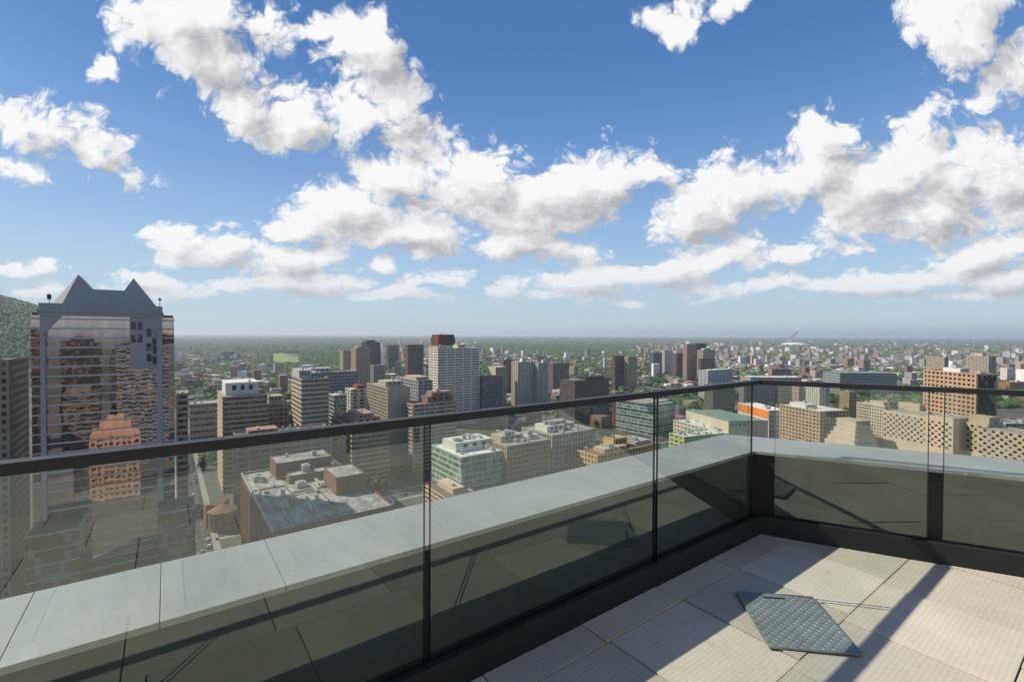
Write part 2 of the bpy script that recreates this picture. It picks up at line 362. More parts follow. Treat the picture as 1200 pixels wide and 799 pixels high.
# inner cladding joints of the parapet
# checker-plate hatch lying skewed on the pavers
def plate(q, b):
    co = q.new('ShaderNodeTexCoord').outputs['Object']
    n = q.noise(co, 7, 5, .6)['Fac']; n2 = q.noise(co, 90, 3, .6)['Fac']
    f = q.m('MULTIPLY', q.mr(n, .3, .7, .8, 1.15, False), q.mr(n2, .3, .7, .85, 1.1, False))
    q.put(b.inputs['Base Color'], q.v('SCALE', (.255,.295,.30), sc=f)); b.inputs['Roughness'].default_value = .5; b.inputs['Metallic'].default_value = .35
M_plate = mat('galvanised_plate', plate)
M_hole = mat('slot_shadow_steel', plain, col=(.04,.045,.05), rough=.6)
hc = Vector(((-1.406-1.12-.777-1.065)/4, (2.663+2.955+2.608+2.323)/4)); hz_ = ZF+.004
hatch = empty('access_hatch_plate', (hc.x, hc.y, hz_), math.radians(45.5)); tag(hatch, 'blue grey steel checker plate with a handle slot lying on the pavers', 'hatch')
hatch.rotation_euler = (math.radians(.5), math.radians(-.6), math.radians(45.5))
WX, WY = .206, .243       # half sizes
sx0, sx1, sy0, sy1 = -.075, .045, WY-.055, WY-.040
hb = MB()
hb.box(-WX, WX, -WY, sy0, .002, .010); hb.box(-WX, WX, sy1, WY, .002, .010); hb.box(-WX, sx0, sy0, sy1, .002, .010); hb.box(sx1, WX, sy0, sy1, .002, .010)
hb.build('plate', M_plate, hatch)
tr = MB()
for i in range(17):
    for j in range(20):
        x = -WX+.014+i*.0236; y = -WY+.014+j*.0236
        if y > sy0-.012 and sx0-.02 < x < sx1+.02: continue
        a = math.radians(45 if (i+j) % 2 else -45); ca, sa = math.cos(a), math.sin(a)
        pts = [(.010,0),(0,.0036),(-.010,0),(0,-.0036)]
        vs = [(x+ca*px-sa*py, y+sa*px+ca*py, .0098) for px, py in pts]+[(x+ca*px*.55-sa*py*.5, y+sa*px*.55+ca*py*.5, .0122) for px, py in pts]
        tr.add(vs, [(4,5,6,7),(0,1,5,4),(1,2,6,5),(2,3,7,6),(3,0,4,7)])
tr.build('tread_pattern', M_plate, hatch)
hh = MB(); hh.box(sx0, sx1, sy0, sy1, -.004, .001); hh.build('handle_slot', M_hole, hatch)
hl = MB(); hl.box(sx0+.004, sx1-.004, sy0+.005, sy1-.005, .006, .0135); hl.build('handle', M_hole, hatch, bevel=.001)

# ------------------------------------------------------------------ the city, 118 m below
GZ = -118.0
def bearing(px): return YAW + math.atan((px-600)/FPX)                 # azimuth (from +Y, clockwise) of a bearing given in 1/550 units
def bdir(px): a = bearing(px); return Vector((math.sin(a), math.cos(a)))
def at(px, z):                                                         # plan point at a bearing and a distance along the view axis
    return bdir(px) * (z/math.cos(bearing(px)-YAW))
def hgt(py, z, px=600): return -(py-391.8+.0044*(600-px)) * z/FPX - GZ # height above the ground
# materials
def windows(q, b, col=(.02,.024,.028), cell=(1.7,1.7,3.6), blind=.24, rough=.12, bcol=(.17,.165,.145), spec=.6):
    co = q.new('ShaderNodeTexCoord').outputs['Object']
    cl = q.v('FLOOR', q.v('DIVIDE', q.v('ADD', co, (.013,.017,.02)), cell))
    w = q.new('ShaderNodeTexWhiteNoise'); q.put(w.inputs['Vector'], cl); r = w.outputs['Value']
    c = q.mix(r, (col[0]*.6,col[1]*.6,col[2]*.6,1), (col[0]*2.0,col[1]*2.0,col[2]*2.0,1))
    c = q.mix(q.m('GREATER_THAN', r, 1-blind), c, (*bcol, 1))
    q.put(b.inputs['Base Color'], c); b.inputs['Roughness'].default_value = rough; b.inputs['Specular IOR Level'].default_value = spec
GLS = {'dark': dict(), 'blue': dict(col=(.03,.055,.075), spec=.9, rough=.07), 'teal': dict(col=(.05,.10,.095), spec=.9, rough=.07, blind=.2, bcol=(.25,.33,.30)),
       'green': dict(col=(.10,.17,.145), spec=.9, rough=.08, blind=.25, bcol=(.30,.38,.33)), 'bronze': dict(col=(.045,.030,.02), spec=.7), 'grey': dict(col=(.05,.055,.06), blind=.25)}
def wallm(c, st=.12):
    c = (c[0]*1.06, c[1]*1.0, c[2]*.90) if c[0] > c[2]*1.08 else (c[0]*1.02, c[1], c[2]*.95)
    return mat('wall_%03d_%03d_%03d' % tuple(int(v*999) for v in c), plain, col=c, rough=.85, var=.10, scale=.12, streak=st, spec=.25)
def glsm(k): return mat('window_'+k, windows, **GLS[k])
ROOFC = {'grey': (.17,.17,.165), 'white': (.60,.60,.57), 'gravel': (.30,.275,.24), 'dark': (.07,.07,.07), 'brown': (.17,.125,.10), 'red': (.24,.12,.09), 'green': (.18,.25,.20)}
def roofm(k): return mat('roof_'+k, plain, col=ROOFC[k], rough=.9, var=.32, scale=.22, spec=.2)
M_unit = mat('roof_unit_metal', plain, col=(.42,.43,.42), rough=.5, metal=.3, var=.12, scale=1)
FOOT = []                                                             # plan outlines, to keep fill and trees off the buildings
def unit_mb(rr, x, y, z, s=1.0):
    m = MB(); k = rr.random()
    if k < .5:
        w, l, h = rr.uniform(1.5,3.5)*s, rr.uniform(1.5,5)*s, rr.uniform(1.2,2.4)*s
        m.box(x, x+w, y, y+l, z+.25, z+h)
        for i in range(2): m.box(x+.2, x+w-.2, y+l*(.2+.5*i), y+l*(.3+.5*i), z, z+.25)
        m.cyl(x+w/2, y+l/2, z+h, z+h+.35*s, min(w, l)*.33, n=10)
    elif k < .8:
        m.cyl(x, y, z, z+rr.uniform(1.5,3)*s, .7*s, n=10); m.cyl(x, y, z+.6, z+.9, 1.0*s, n=10)
    else:
        l = rr.uniform(5,10)*s; m.box(x, x+.8*s, y, y+l, z+.5, z+1.2*s)
        for i in range(4): m.box(x+.2, x+.6*s, y+l*i/4+.2, y+l*i/4+.4, z, z+.5)
    return m
def building(label, xc, yr, z, xl, xr, vp=206, wall=(.36,.31,.25), glass='dark', fh=3.6, sp=.42, bw=3.4, pw=.5, pp=.10, inset=.30,
             roof='gravel', ph=(), units=3, blank='', group=None, name='office_building', cat='building', left=None, front=None, top=1.2, hmin=0, us=1.0):
    """a block whose nearest vertical edge stands at bearing xc, distance z; its left face runs to bearing xl (away along vp), its front to xr"""
    rr = random.Random(int(xc*7919+yr*104729+z*31) & 0xffff)
    p0 = at(xc, z); dL = Vector(vp) if isinstance(vp, tuple) else bdir(vp); dR = Vector((dL.y, -dL.x))
    def run(d, px):
        r = bdir(px); den = d.x*r.y-d.y*r.x
        return -(p0.x*r.y-p0.y*r.x)/den
    l = left if left else abs(run(dL, xl)); w = front if front else abs(run(dR, xr)); l = min(max(l, 4), 120); w = min(max(w, 4), 160)
    H = hgt(yr, z, xc)
    root = empty(name, (p0.x, p0.y, GZ), math.atan2(dR.y, dR.x)); tag(root, label, cat, group)
    FOOT.append([p0-dL*3-dR*3, p0+dR*(w+3)-dL*3, p0+dR*(w+3)+dL*(l+3), p0-dR*3+dL*(l+3)])
    mw = wallm(wall); n = max(1, int(round((H-top)/fh))); f = (H-top)/n
    wl = MB()
    for i in range(n):
        za = i*f
        if za+f < hmin: continue
        wl.box(0, w, 0, l, za, za+f*sp)
        MB().box(inset, w-inset, inset, l-inset, za+f*sp, za+f).build('window_band', glsm(glass), root)
    if hmin > f: wl.box(.02, w-.02, .02, l-.02, 0, max(0, int(hmin/f)*f-.01))
    wl.box(0, w, 0, l, H-top, H-.9)
    for x0, x1, y0, y1 in ((0,w,0,.35),(0,w,l-.35,l),(0,.35,.35,l-.35),(w-.35,w,.35,l-.35)): wl.box(x0,x1,y0,y1,H-.9,H)
    zb, zt = max(0, hmin-f), H-.02
    if pp is not None:
        def piers(L, fn):
            k = max(1, int(round(L/bw)))
            for j in range(k+1):
                c = min(max(j*L/k, pw/2), L-pw/2); fn(c-pw/2, c+pw/2)
        if 'f' not in blank: piers(w, lambda a, b_: wl.box(a, b_, -pp, inset+.05, zb, zt))
        if 'l' not in blank: piers(l, lambda a, b_: wl.box(-pp, inset+.05, a+.01, b_-.01, zb, zt))
        if 'r' not in blank: piers(l, lambda a, b_: wl.box(w-inset-.05, w+pp, a+.01, b_-.01, zb, zt))
        if 'b' not in blank: piers(w, lambda a, b_: wl.box(a+.02, b_-.02, l-inset-.05, l+pp, zb, zt))
    if 'f' in blank: wl.box(.02, w-.02, -.05, inset+.06, zb, H-1.0)
    if 'l' in blank: wl.box(-.05, inset+.06, .03, l-.03, zb, H-1.0)
    if 'r' in blank: wl.box(w-inset-.06, w+.05, .03, l-.03, zb, H-1.0)
    wl.build('wall', mw, root)
    MB().box(.36, w-.36, .36, l-.36, H-1.0, H-.75).build('roof', roofm(roof), root)
    for (a, b_, c, d_, hh, col) in ph:
        pm = MB(); pm.box(a*w, b_*w, c*l, d_*l, H-.75, H+hh); pm.box(a*w-.15, b_*w+.15, c*l-.15, d_*l+.15, H+hh, H+hh+.25)
        po = pm.build('penthouse', wallm(col), root)
        for j in range(3): x = a*w+(b_-a)*w*(.2+.25*j); MB().box(x, x+(b_-a)*w*.12, c*l-.08, c*l+.02, H+hh*.35, H+hh*.8).build('louvre', M_dark, po)
    occ = [(a*w-1, b_*w+1, c*l-1, d_*l+1) for (a, b_, c, d_, hh, col) in ph]
    for (a, b_, c, d_, hh, col) in ph:
        if (b_-a)*w*(d_-c)*l > 90:
            for j in range(max(1, units//3)): unit_mb(rr, rr.uniform(a+.04, b_-.18)*w, rr.uniform(c+.04, d_-.2)*l, H+hh+.25, us).build('roof_unit', M_unit, root)
    for j in range(units):
        x, y = rr.uniform(.08,.85)*w, rr.uniform(.08,.8)*l
        if any(o[0]-3*us < x < o[1] and o[2]-3*us < y < o[3] for o in occ): continue
        unit_mb(rr, x, y, H-.75, us).build('roof_unit', M_unit, root)
    root['dims'] = (w, l, H)
    return root, w, l, H
beige=(.40,.34,.265); tan=(.34,.27,.20); stone=(.42,.38,.31); white=(.62,.61,.58); grey=(.30,.30,.295); lgrey=(.42,.42,.41); dgrey=(.13,.13,.135); brick=(.20,.115,.085); brown=(.15,.105,.085); black=(.045,.043,.045); cream=(.52,.45,.34); pink=(.42,.29,.235)
# --- left of the mirror tower and the row behind the rail
building('tall beige concrete slab at the far left edge, rising beside the mirrored twin-peaked tower', 10, 421, 200, -60, 33, vp=(0.0,-1.0), wall=(.33,.295,.24), fh=3.5, sp=.45, bw=2.6, pw=.9, pp=.05, inset=.5, roof='grey', units=2, left=40)[0]
building('slim dark-windowed block with pale floor bands hugging the right edge of the mirrored tower', 206, 461, 300, 205, 220, wall=(.40,.37,.33), fh=4.0, sp=.36, bw=5, pw=.6, left=25, roof='gravel', units=1)
building('low beige box with a ribbed top storey, right of the mirrored tower', 222, 474, 470, 214, 256, wall=(.44,.35,.26), fh=6.5, sp=.62, bw=2.2, pw=.5, left=30, roof='gravel', units=3)
building('brown and beige ribbon-windowed office block carrying a big white roof box', 260, 465, 345, 254, 313.5, wall=(.40,.33,.245), glass='bronze', fh=3.7, sp=.50, pp=None, inset=.45, roof='gravel', ph=[(.10,.85,.25,.85,8.5,white)], units=2)
building('long grey low office with a pinkish end wall, behind the brown brick block', 277, 514, 299, 265, 388, wall=(.34,.32,.30), glass='grey', fh=3.8, sp=.3, bw=6.5, pw=.7, pp=.25, roof='brown', ph=[(.12,.42,.2,.8,3,(.3,.2,.16))], units=5, left=22)
building('squat beige office with square dark windows beside the ribbon-windowed block with the white roof box', 313.8, 473, 398, 312, 338, wall=(.42,.36,.29), fh=3.8, sp=.35, bw=4.2, pw=1.0, pp=.05, inset=.5, roof='gravel', ph=[(.1,.8,.3,.9,5,(.38,.33,.27))], left=26)
building('tower with blue glass on its left face and beige stone bands on its front', 353, 444, 372, 341, 385, wall=(.45,.39,.31), glass='blue', fh=3.6, sp=.52, pp=None, inset=.25, roof='grey', ph=[(.0,.45,.2,.9,6,lgrey),(.5,.9,.35,.9,3,grey)], units=2)
building('wide grey slab block with a flat top behind the blue glass and beige banded tower', 360, 437, 520, 352, 420, wall=(.26,.265,.27), glass='grey', fh=3.6, sp=.4, bw=4, pw=.6, roof='grey', ph=[(.1,.5,.2,.8,4,lgrey)], left=30)
building('small teal glass block between the beige banded tower and the grey hotel', 391, 463, 425, 385, 405.5, wall=(.45,.50,.47), glass='teal', fh=3.6, sp=.2, pp=.05, bw=3, pw=.2, roof='white', units=4)
building('white and dark red apartment block left of the grey beige hotel', 411, 456, 455, 405, 429, wall=(.55,.52,.48), fh=3.1, sp=.4, bw=7, pw=2.4, pp=.3, roof='white', ph=[(.45,.9,.1,.9,2.5,(.26,.06,.06))], units=2)
building('grey beige precast hotel with a deep grid of small windows and a blank front', 454.7, 454.5, 412, 430, 480.5, wall=(.37,.345,.30), fh=3.0, sp=.38, bw=3.0, pw=.9, pp=.15, inset=.7, roof='gravel', ph=[(.05,.85,.15,.5,4.5,(.40,.37,.32))], units=4, blank='f')
building('tan ribbon-windowed office with a stepped reddish penthouse just behind the rail', 412, 500, 360, 387.6, 457, wall=(.46,.385,.275), glass='bronze', fh=3.8, sp=.55, pp=None, inset=.5, roof='brown', ph=[(.15,.85,.15,.7,4,(.30,.22,.18)),(.25,.7,.2,.6,7,(.33,.25,.21))], units=4)
building('brown tower with stacked white balcony ends and a stepped brown penthouse', 484, 474, 400, 473, 535, wall=(.36,.33,.29), glass='dark', fh=3.4, sp=.55, pp=.3, bw=11, pw=1.1, inset=.8, roof='red', ph=[(.35,.95,.1,.8,5,(.2,.14,.12)),(.45,.9,.15,.7,8.5,(.27,.2,.17))], units=3)
building('grey tower with a dark blue glass slot and a drum on its roof', 490, 446, 500, 463, 507, wall=(.33,.325,.31), glass='blue', fh=3.6, sp=.45, bw=6, pw=1.5, pp=.1, roof='gravel', ph=[(.05,.9,.1,.55,3,stone)], units=3)
building('big white and grey apartment tower with continuous balcony bands, widest on the skyline', 513, 408, 590, 510.5, 562, wall=(.74,.71,.66), glass='dark', fh=3.3, sp=.5, bw=12, pw=.8, pp=.15, inset=1.0, roof='white', ph=[(.5,.7,.2,.7,4,cream),(.05,.4,.3,.8,2,grey)], units=3, left=24)
building('tall beige tower with a dark crown edged in red behind the white balcony tower', 512, 405, 740, 502, 534, wall=(.44,.38,.32), fh=3.4, sp=.45, bw=3.6, pw=1.1, pp=.1, inset=.5, roof='dark', units=0, ph=[(.10,.99,.05,.9,13,(.06,.05,.05)),(.08,.55,.04,.5,17,(.20,.035,.03)),(.12,.97,.1,.85,17.3,(.05,.045,.045))])
building('plain dark brown slab tower standing left of the white balcony tower', 478, 404, 930, 474.5, 496.5, wall=(.18,.125,.105), fh=3.0, sp=.5, bw=3.2, pw=.8, roof='dark', units=1)
building('beige narrow tower, left one of the close pair near the park', 402, 411, 1020, 398, 412.5, wall=(.40,.325,.25), fh=3.1, sp=.5, bw=4, pw=1.6, units=1)
building('beige and brown stepped tower, taller and nearer one of the close pair near the park', 417, 408, 960, 411.5, 434, wall=(.36,.29,.23), fh=3.1, sp=.5, bw=4, pw=1.6, ph=[(.2,.7,.2,.8,3,tan)], units=1)
building('dark blue-grey glass tower behind the close pair of beige towers', 430, 401, 1150, 424, 446, wall=(.06,.075,.095), glass='blue', fh=3.3, sp=.3, bw=3, pw=.4, roof='dark', ph=[(.1,.7,.2,.8,5,(.07,.11,.12))], units=1)
building('small grey block with a pale front at the foot of the dark blue-grey tower', 438, 428, 800, 434, 451, wall=(.30,.31,.32), fh=3.2, sp=.4, units=1)
building('squat dark block far off with a pale roof edge', 455, 404.5, 1500, 452, 467.5, wall=(.13,.12,.14), fh=3.2, sp=.5, units=1)
building('low dark block tucked against the right foot of the white balcony tower', 566, 441, 620, 562, 590, wall=(.19,.19,.20), fh=3.2, sp=.35, bw=4, pw=.7, roof='grey', units=3)
building('cream and black tower with a blank lit side right of the white balcony tower', 581, 430, 730, 571, 594, wall=(.46,.41,.335), fh=3.2, sp=.4, bw=3.2, pw=.8, roof='white', blank='l', units=1)
rb = building('slim red-brown brick tower topped by a small green spire', 590, 421.5, 900, 586, 601, wall=(.27,.165,.125), fh=3.2, sp=.5, bw=3, pw=1.0, units=0)
sm = MB(); w_, l_, H_ = rb[1:]; sm.add([(w_*.3,l_*.2,H_-.7),(w_*.8,l_*.2,H_-.7),(w_*.8,l_*.7,H_-.7),(w_*.3,l_*.7,H_-.7),(w_*.55,l_*.45,H_+9)],[(0,1,4),(1,2,4),(2,3,4),(3,0,4)]); sm.build('spire', mat('verdigris', plain, col=(.20,.38,.33), rough=.7, var=.2), rb[0])
building('white apartment tower with scalloped balconies, broader one of a pair', 607, 424, 750, 600, 628, wall=(.50,.475,.44), fh=3.0, sp=.5, bw=5, pw=1.8, pp=.6, inset=.8, roof='white', ph=[(.3,.5,.2,.6,5,white)], units=1)
building('white apartment tower with a dark recess, narrower one of a pair', 631, 425, 760, 627.5, 643, wall=(.47,.45,.43), fh=3.0, sp=.5, bw=5, pw=1.6, pp=.5, inset=.8, roof='white', ph=[(.5,.9,.2,.7,4,white)], units=1)
building('purplish brown slab of flats right of the pair of white towers', 648, 426, 900, 642, 667, wall=(.21,.16,.155), fh=3.0, sp=.45, bw=3.4, pw=.9, roof='dark', units=2)
building('broad black-brown block of flats crossing the rail right of the white towers', 674, 446, 620, 656, 714, wall=(.10,.078,.072), glass='grey', fh=3.0, sp=.5, bw=6, pw=1.4, pp=.05, roof='grey', ph=[(.4,.95,.2,.7,2.5,black)], units=3)
building('dark red-brown tower, left half of a joined pair in front of the woods', 721, 417, 1000, 717, 731.5, wall=(.15,.09,.085), fh=3.1, sp=.5, bw=3, pw=.7, roof='dark', units=1)
building('beige tower, right half of a joined pair in front of the woods', 736, 418, 1000, 731.7, 747, wall=(.38,.32,.27), fh=3.1, sp=.5, bw=3.5, pw=1.3, units=1)
building('teal dark glass block beside a white block far off', 766, 413.5, 1350, 761, 776, wall=(.09,.14,.145), glass='teal', fh=3.4, sp=.3, units=0)
building('white block beside a teal glass one far off', 779, 411, 1400, 775.5, 788, wall=(.58,.57,.55), fh=3.4, sp=.6, units=1)
building('brown block left of the tall pinkish tower', 793, 414, 1250, 787, 801, wall=(.18,.14,.14), fh=3.2, sp=.5, units=1)
building('tall pinkish tower, highest of its cluster in front of the plain', 805, 403, 1150, 800.5, 816, wall=(.40,.28,.235), fh=3.2, sp=.5, bw=3, pw=1.0, units=0)
building('near-black tower right behind the tall pinkish one', 814, 402.5, 1220, 812, 828, wall=(.11,.075,.08), fh=3.2, sp=.4, roof='dark', units=0)
building('pale stepped block right of the near-black tower', 824, 410, 1200, 817, 838, wall=(.45,.40,.36), fh=3.4, sp=.5, ph=[(.2,.7,.2,.8,4,lgrey)], units=1)
building('dark brown low block at the foot of the pale stepped one', 822, 420.5, 1130, 818.5, 838, wall=(.14,.10,.10), fh=3.4, sp=.5, units=0)
building('long lilac-grey low building with a dark doorway bay', 830, 434, 830, 819, 859, wall=(.40,.40,.43), glass='grey', fh=4.5, sp=.7, bw=12, pw=3, roof='white', units=4)
building('grey slab of flats just under the rail left of the speckled tower', 836, 451, 640, 826, 862, wall=(.19,.20,.19), glass='grey', fh=3.0, sp=.4, bw=3, pw=.6, roof='grey', units=1)
building('tower with a speckled black and grey facade under the corner of the rail', 872, 450, 600, 867, 904, wall=(.30,.30,.30), glass='dark', fh=3.0, sp=.35, bw=3, pw=1.1, pp=.12, inset=.5, roof='white', units=1)
building('flat-roofed pale hall with a white roof behind the corner of the rail', 880, 442, 760, 868, 940, vp=600, wall=(.38,.33,.32), fh=4, sp=.6, roof='white', units=4)
building('pinkish brick block with ribbon windows standing behind the white-roofed hall', 905, 432, 900, 900, 928, vp=600, wall=(.40,.27,.25), fh=3.6, sp=.5, units=1)
building('white tower with dark vertical window strips amid the trees behind the right rail', 961, 453, 590, 945.5, 973, vp=600, wall=(.55,.53,.50), fh=3.0, sp=.35, bw=3.6, pw=1.4, pp=.3, inset=.6, roof='white', units=2)
building('small tan apartment block amid the trees right of the white striped tower', 996, 459, 600, 985, 1005, vp=600, wall=(.38,.29,.19), fh=3.0, sp=.5, bw=3.2, pw=1.0, units=1)
building('small pinkish tan apartment block between the speckled tower and the white striped one', 937, 452, 700, 929, 942, vp=600, wall=(.38,.26,.20), fh=3.0, sp=.5, bw=3.2, pw=1.0, units=1)
building('long grey-green flat warehouse roof in front of the distant houses at right', 985, 437, 900, 965, 1052, vp=600, wall=(.24,.27,.28), fh=5, sp=.7, bw=8, roof='green', units=6)
# right-hand quarter, turned to another street grid
ct, w_, l_, H_ = building('large beige concrete tower with a grid of dark windows and a shade-darkened right side', 1145, 438, 374, 1083, 1170, vp=600, wall=(.40,.285,.195), fh=3.6, sp=.48, bw=3.9, pw=1.5, pp=.12, inset=.8, roof='gravel', ph=[(.05,.5,.30,.62,3,white)], units=3)
m_ = MB(); m_.box(w_*.1, w_*.9, -.35, -.13, 1, H_-2.2); m_.build('shade_glass_panel', glsm('dark'), ct)  # dark glazed sheet over the front: its windows, and its shade put into colour
building('beige block with dark upper windows directly behind the large concrete grid tower', 1107, 419, 820, 1086, 1112, vp=600, wall=(.38,.33,.27), fh=3.6, sp=.5, bw=4, pw=1.2, units=1)
building('pale ribbed block behind the right end of the large concrete grid tower', 1159, 417.5, 860, 1133, 1168, vp=600, wall=(.40,.36,.30), fh=3.6, sp=.35, bw=2.6, pw=1.0, ph=[(.1,.6,.3,.7,5,stone)], units=1)
building('orange-roofed brick block at the right edge, above the rail', 1184, 448, 1000, 1172, 1225, vp=600, wall=(.40,.17,.10), fh=3.4, sp=.6, roof='red', units=4)
building('white hall with a pale roof at the right edge just under the rail', 1180, 496, 420, 1168, 1260, vp=600, wall=(.50,.48,.44), fh=4, sp=.6, roof='white', units=5)
building('brown curved-front hotel with rows of small square windows, left of the stepped stone block', 962, 482, 430, 914.5, 996, vp=470, wall=(.40,.29,.205), glass='bronze', fh=3.4, sp=.40, bw=3.8, pw=1.2, pp=.05, inset=.5, roof='white', ph=[(.1,.5,.4,.8,3,white)], units=3)
building('cream hotel block with a dense grid of small windows right of the stepped stone block', 1038, 476, 430, 1005, 1046, vp=500, wall=(.46,.42,.35), fh=2.9, sp=.45, bw=2.5, pw=1.0, pp=.05, inset=.5, roof='white', ph=[(.3,.9,.1,.6,3,stone)], units=2)
building('beige windowless plant block rising behind the wall of honeycomb windows', 1079, 474, 420, 1054, 1082, vp=480, wall=(.42,.37,.28), fh=12, sp=.97, pp=None, roof='gravel', blank='flr', units=1)
# --- foreground blocks seen through the glass
building('pale green glass office with a broad white roof full of plant, behind the middle pane', 541, 536, 319, 506, 594, wall=(.44,.47,.45), glass='green', fh=4.2, sp=.28, bw=40, pw=.3, pp=None, inset=.15, roof='white', ph=[(.12,.95,.35,.8,5.5,white)], units=26, us=1.3)
building('tan stone office with rows of narrow windows right of the pale green glass office', 594.6, 523, 334, 590, 646, wall=(.38,.315,.24), glass='bronze', fh=3.9, sp=.35, bw=2.4, pw=1.0, pp=.2, inset=.5, roof='gravel', ph=[(.1,.6,.4,.8,3.5,stone),(.66,.9,.3,.6,2.2,white)], units=20, left=34, us=1.2)
building('grey stone office with tall window slots and heaps of plant on its roof', 648, 510, 368, 640, 698, wall=(.40,.39,.36), glass='grey', fh=4.4, sp=.25, bw=3.4, pw=1.1, pp=.35, inset=.6, roof='gravel', ph=[(.1,.5,.3,.7,4,white),(.35,.55,.4,.6,6.5,(.42,.34,.27)),(.6,.9,.5,.8,2.5,lgrey)], units=26, left=40, us=1.3)
building('yellow ochre stone block with rows of arched windows behind the coping', 701, 534, 352, 661, 775, wall=(.52,.37,.19), glass='bronze', fh=4.0, sp=.40, bw=3.6, pw=1.6, pp=.05, inset=.4, roof='red', ph=[(.15,.5,.1,.4,2,(.48,.40,.30)),(.4,.62,.3,.6,6,(.52,.38,.2)),(.7,.95,.2,.7,1.5,lgrey)], units=18, us=1.1)
building('low cream and brown banded block just above the coping right of the first pane joint', 522, 583, 300, 496, 556, wall=(.50,.41,.30), glass='bronze', fh=3.2, sp=.55, bw=14, pw=1, pp=.1, roof='brown', ph=[(.35,.75,.1,.8,2.6,cream)], units=3)
building('low block with a bright green end wall and white roofs near the terrace corner', 803, 512, 425, 785, 850, vp=380, wall=(.40,.50,.22), fh=4.2, sp=.6, bw=6, pw=2, roof='white', blank='f', units=16)
building('white-roofed low sheds with skylights in front of the sloped green roof', 850, 508, 455, 790, 885, vp=420, wall=(.50,.48,.44), fh=4.2, sp=.7, bw=6, pw=2, roof='white', units=20)

# ------------------------------------------------------------------ ground, roads, haze
def ground_fn(q, b):
    co = q.new('ShaderNodeTexCoord').outputs['Object']
    n1 = q.noise(q.v('MULTIPLY', co, (.0011,.0011,1)), 1.0, 6, .62)['Fac']
    n2 = q.noise(co, .012, 5, .7)['Fac']; n3 = q.noise(co, .05, 5, .75)['Fac']
    c = q.mix(q.mr(n2, .42, .58), (.050,.075,.028,1), (.12,.118,.112,1))
    c = q.mix(q.mr(n3, .60, .70, 0, .7), c, (.27,.25,.23,1))
    c = q.mix(q.mr(n1, .50, .62), c, (.045,.070,.028,1))
    f = q.mr(q.noise(co, .15, 4, .7)['Fac'], .3, .7, .75, 1.25, False)
    near = q.mr(q.v('LENGTH', co), 380, 620)                      # downtown is paved, gardens start further out
    c = q.mix(near, (.105,.103,.098,1), c)
    q.put(b.inputs['Base Color'], q.v('SCALE', c, sc=f)); b.inputs['Roughness'].default_value = .95; b.inputs['Specular IOR Level'].default_value = .15
gm = MB(); NR_, RG = 96, 30000.0
rings = [0, 300, 800, 2000, 6000, 14000, RG]
gm.v = [(0,0,0)] + [(r*math.cos(2*math.pi*i/NR_), r*math.sin(2*math.pi*i/NR_), 0) for r in rings[1:] for i in range(NR_)]
gm.f = [(0, 1+i, 1+(i+1)%NR_) for i in range(NR_)] + [(1+k*NR_+i, 1+(k+1)*NR_+i, 1+(k+1)*NR_+(i+1)%NR_, 1+k*NR_+(i+1)%NR_) for k in range(len(rings)-2) for i in range(NR_)]
ground = gm.build('ground', mat('ground', ground_fn)); ground.location = (0,0,GZ); tag(ground, kind='structure')
M_asph = mat('asphalt', plain, col=(.055,.055,.056), rough=.9, var=.25, scale=.15, spec=.25)
M_walk = mat('pavement_concrete', plain, col=(.27,.26,.245), rough=.9, var=.2, scale=.3, spec=.2)
M_line = mat('road_paint', plain, col=(.62,.61,.56), rough=.7, var=.2, scale=2)
ROADS = [('x', 6, 20, -900, -60), ('y', -333, -317, 22, 640), ('y', -520, -506, 22, 900), ('x', 240, 254, -1200, -334), ('y', -228, -214, -160, 5)]
for ax, a, b_, c0, c1 in ROADS:
    rd = MB(); pv = MB(); ln = MB()
    def bx(m, u0, u1, v0, v1, z0, z1):
        if ax == 'x': m.box(v0, v1, u0, u1, z0, z1)
        else: m.box(u0, u1, v0, v1, z0, z1)
    bx(rd, a, b_, c0, c1, GZ-.2, GZ+.02); o = rd.build('road', M_asph); tag(o, kind='structure')
    bx(pv, a-3.5, a-.01, c0, c1, GZ-.2, GZ+.15); bx(pv, b_+.01, b_+3.5, c0, c1, GZ-.2, GZ+.15); tag(pv.build('pavement', M_walk), kind='structure')
    t = c0+3
    while t < c1-3:
        for fr in (.25, .5, .75): bx(ln, a+(b_-a)*fr-.09, a+(b_-a)*fr+.09, t, t+3.2, GZ+.021, GZ+.026)
        t += 9
    tag(ln.build('road_markings', M_line), kind='structure')
# the air over the city
hzm = bpy.data.materials.new('haze'); hzm.use_nodes = True; hn = hzm.node_tree; hn.nodes.clear()
ho = hn.nodes.new('ShaderNodeOutputMaterial'); pv_ = hn.nodes.new('ShaderNodeVolumePrincipled')
pv_.inputs['Color'].default_value = (.80,.90,1.0,1); pv_.inputs['Density'].default_value = 8e-5; pv_.inputs['Anisotropy'].default_value = .2
hn.links.new(pv_.outputs[0], ho.inputs['Volume'])
hb_ = MB(); hb_.box(-31000,31000,-31000,31000,GZ-1.2,150.0); hz_o = hb_.build('haze', hzm); tag(hz_o, kind='stuff')

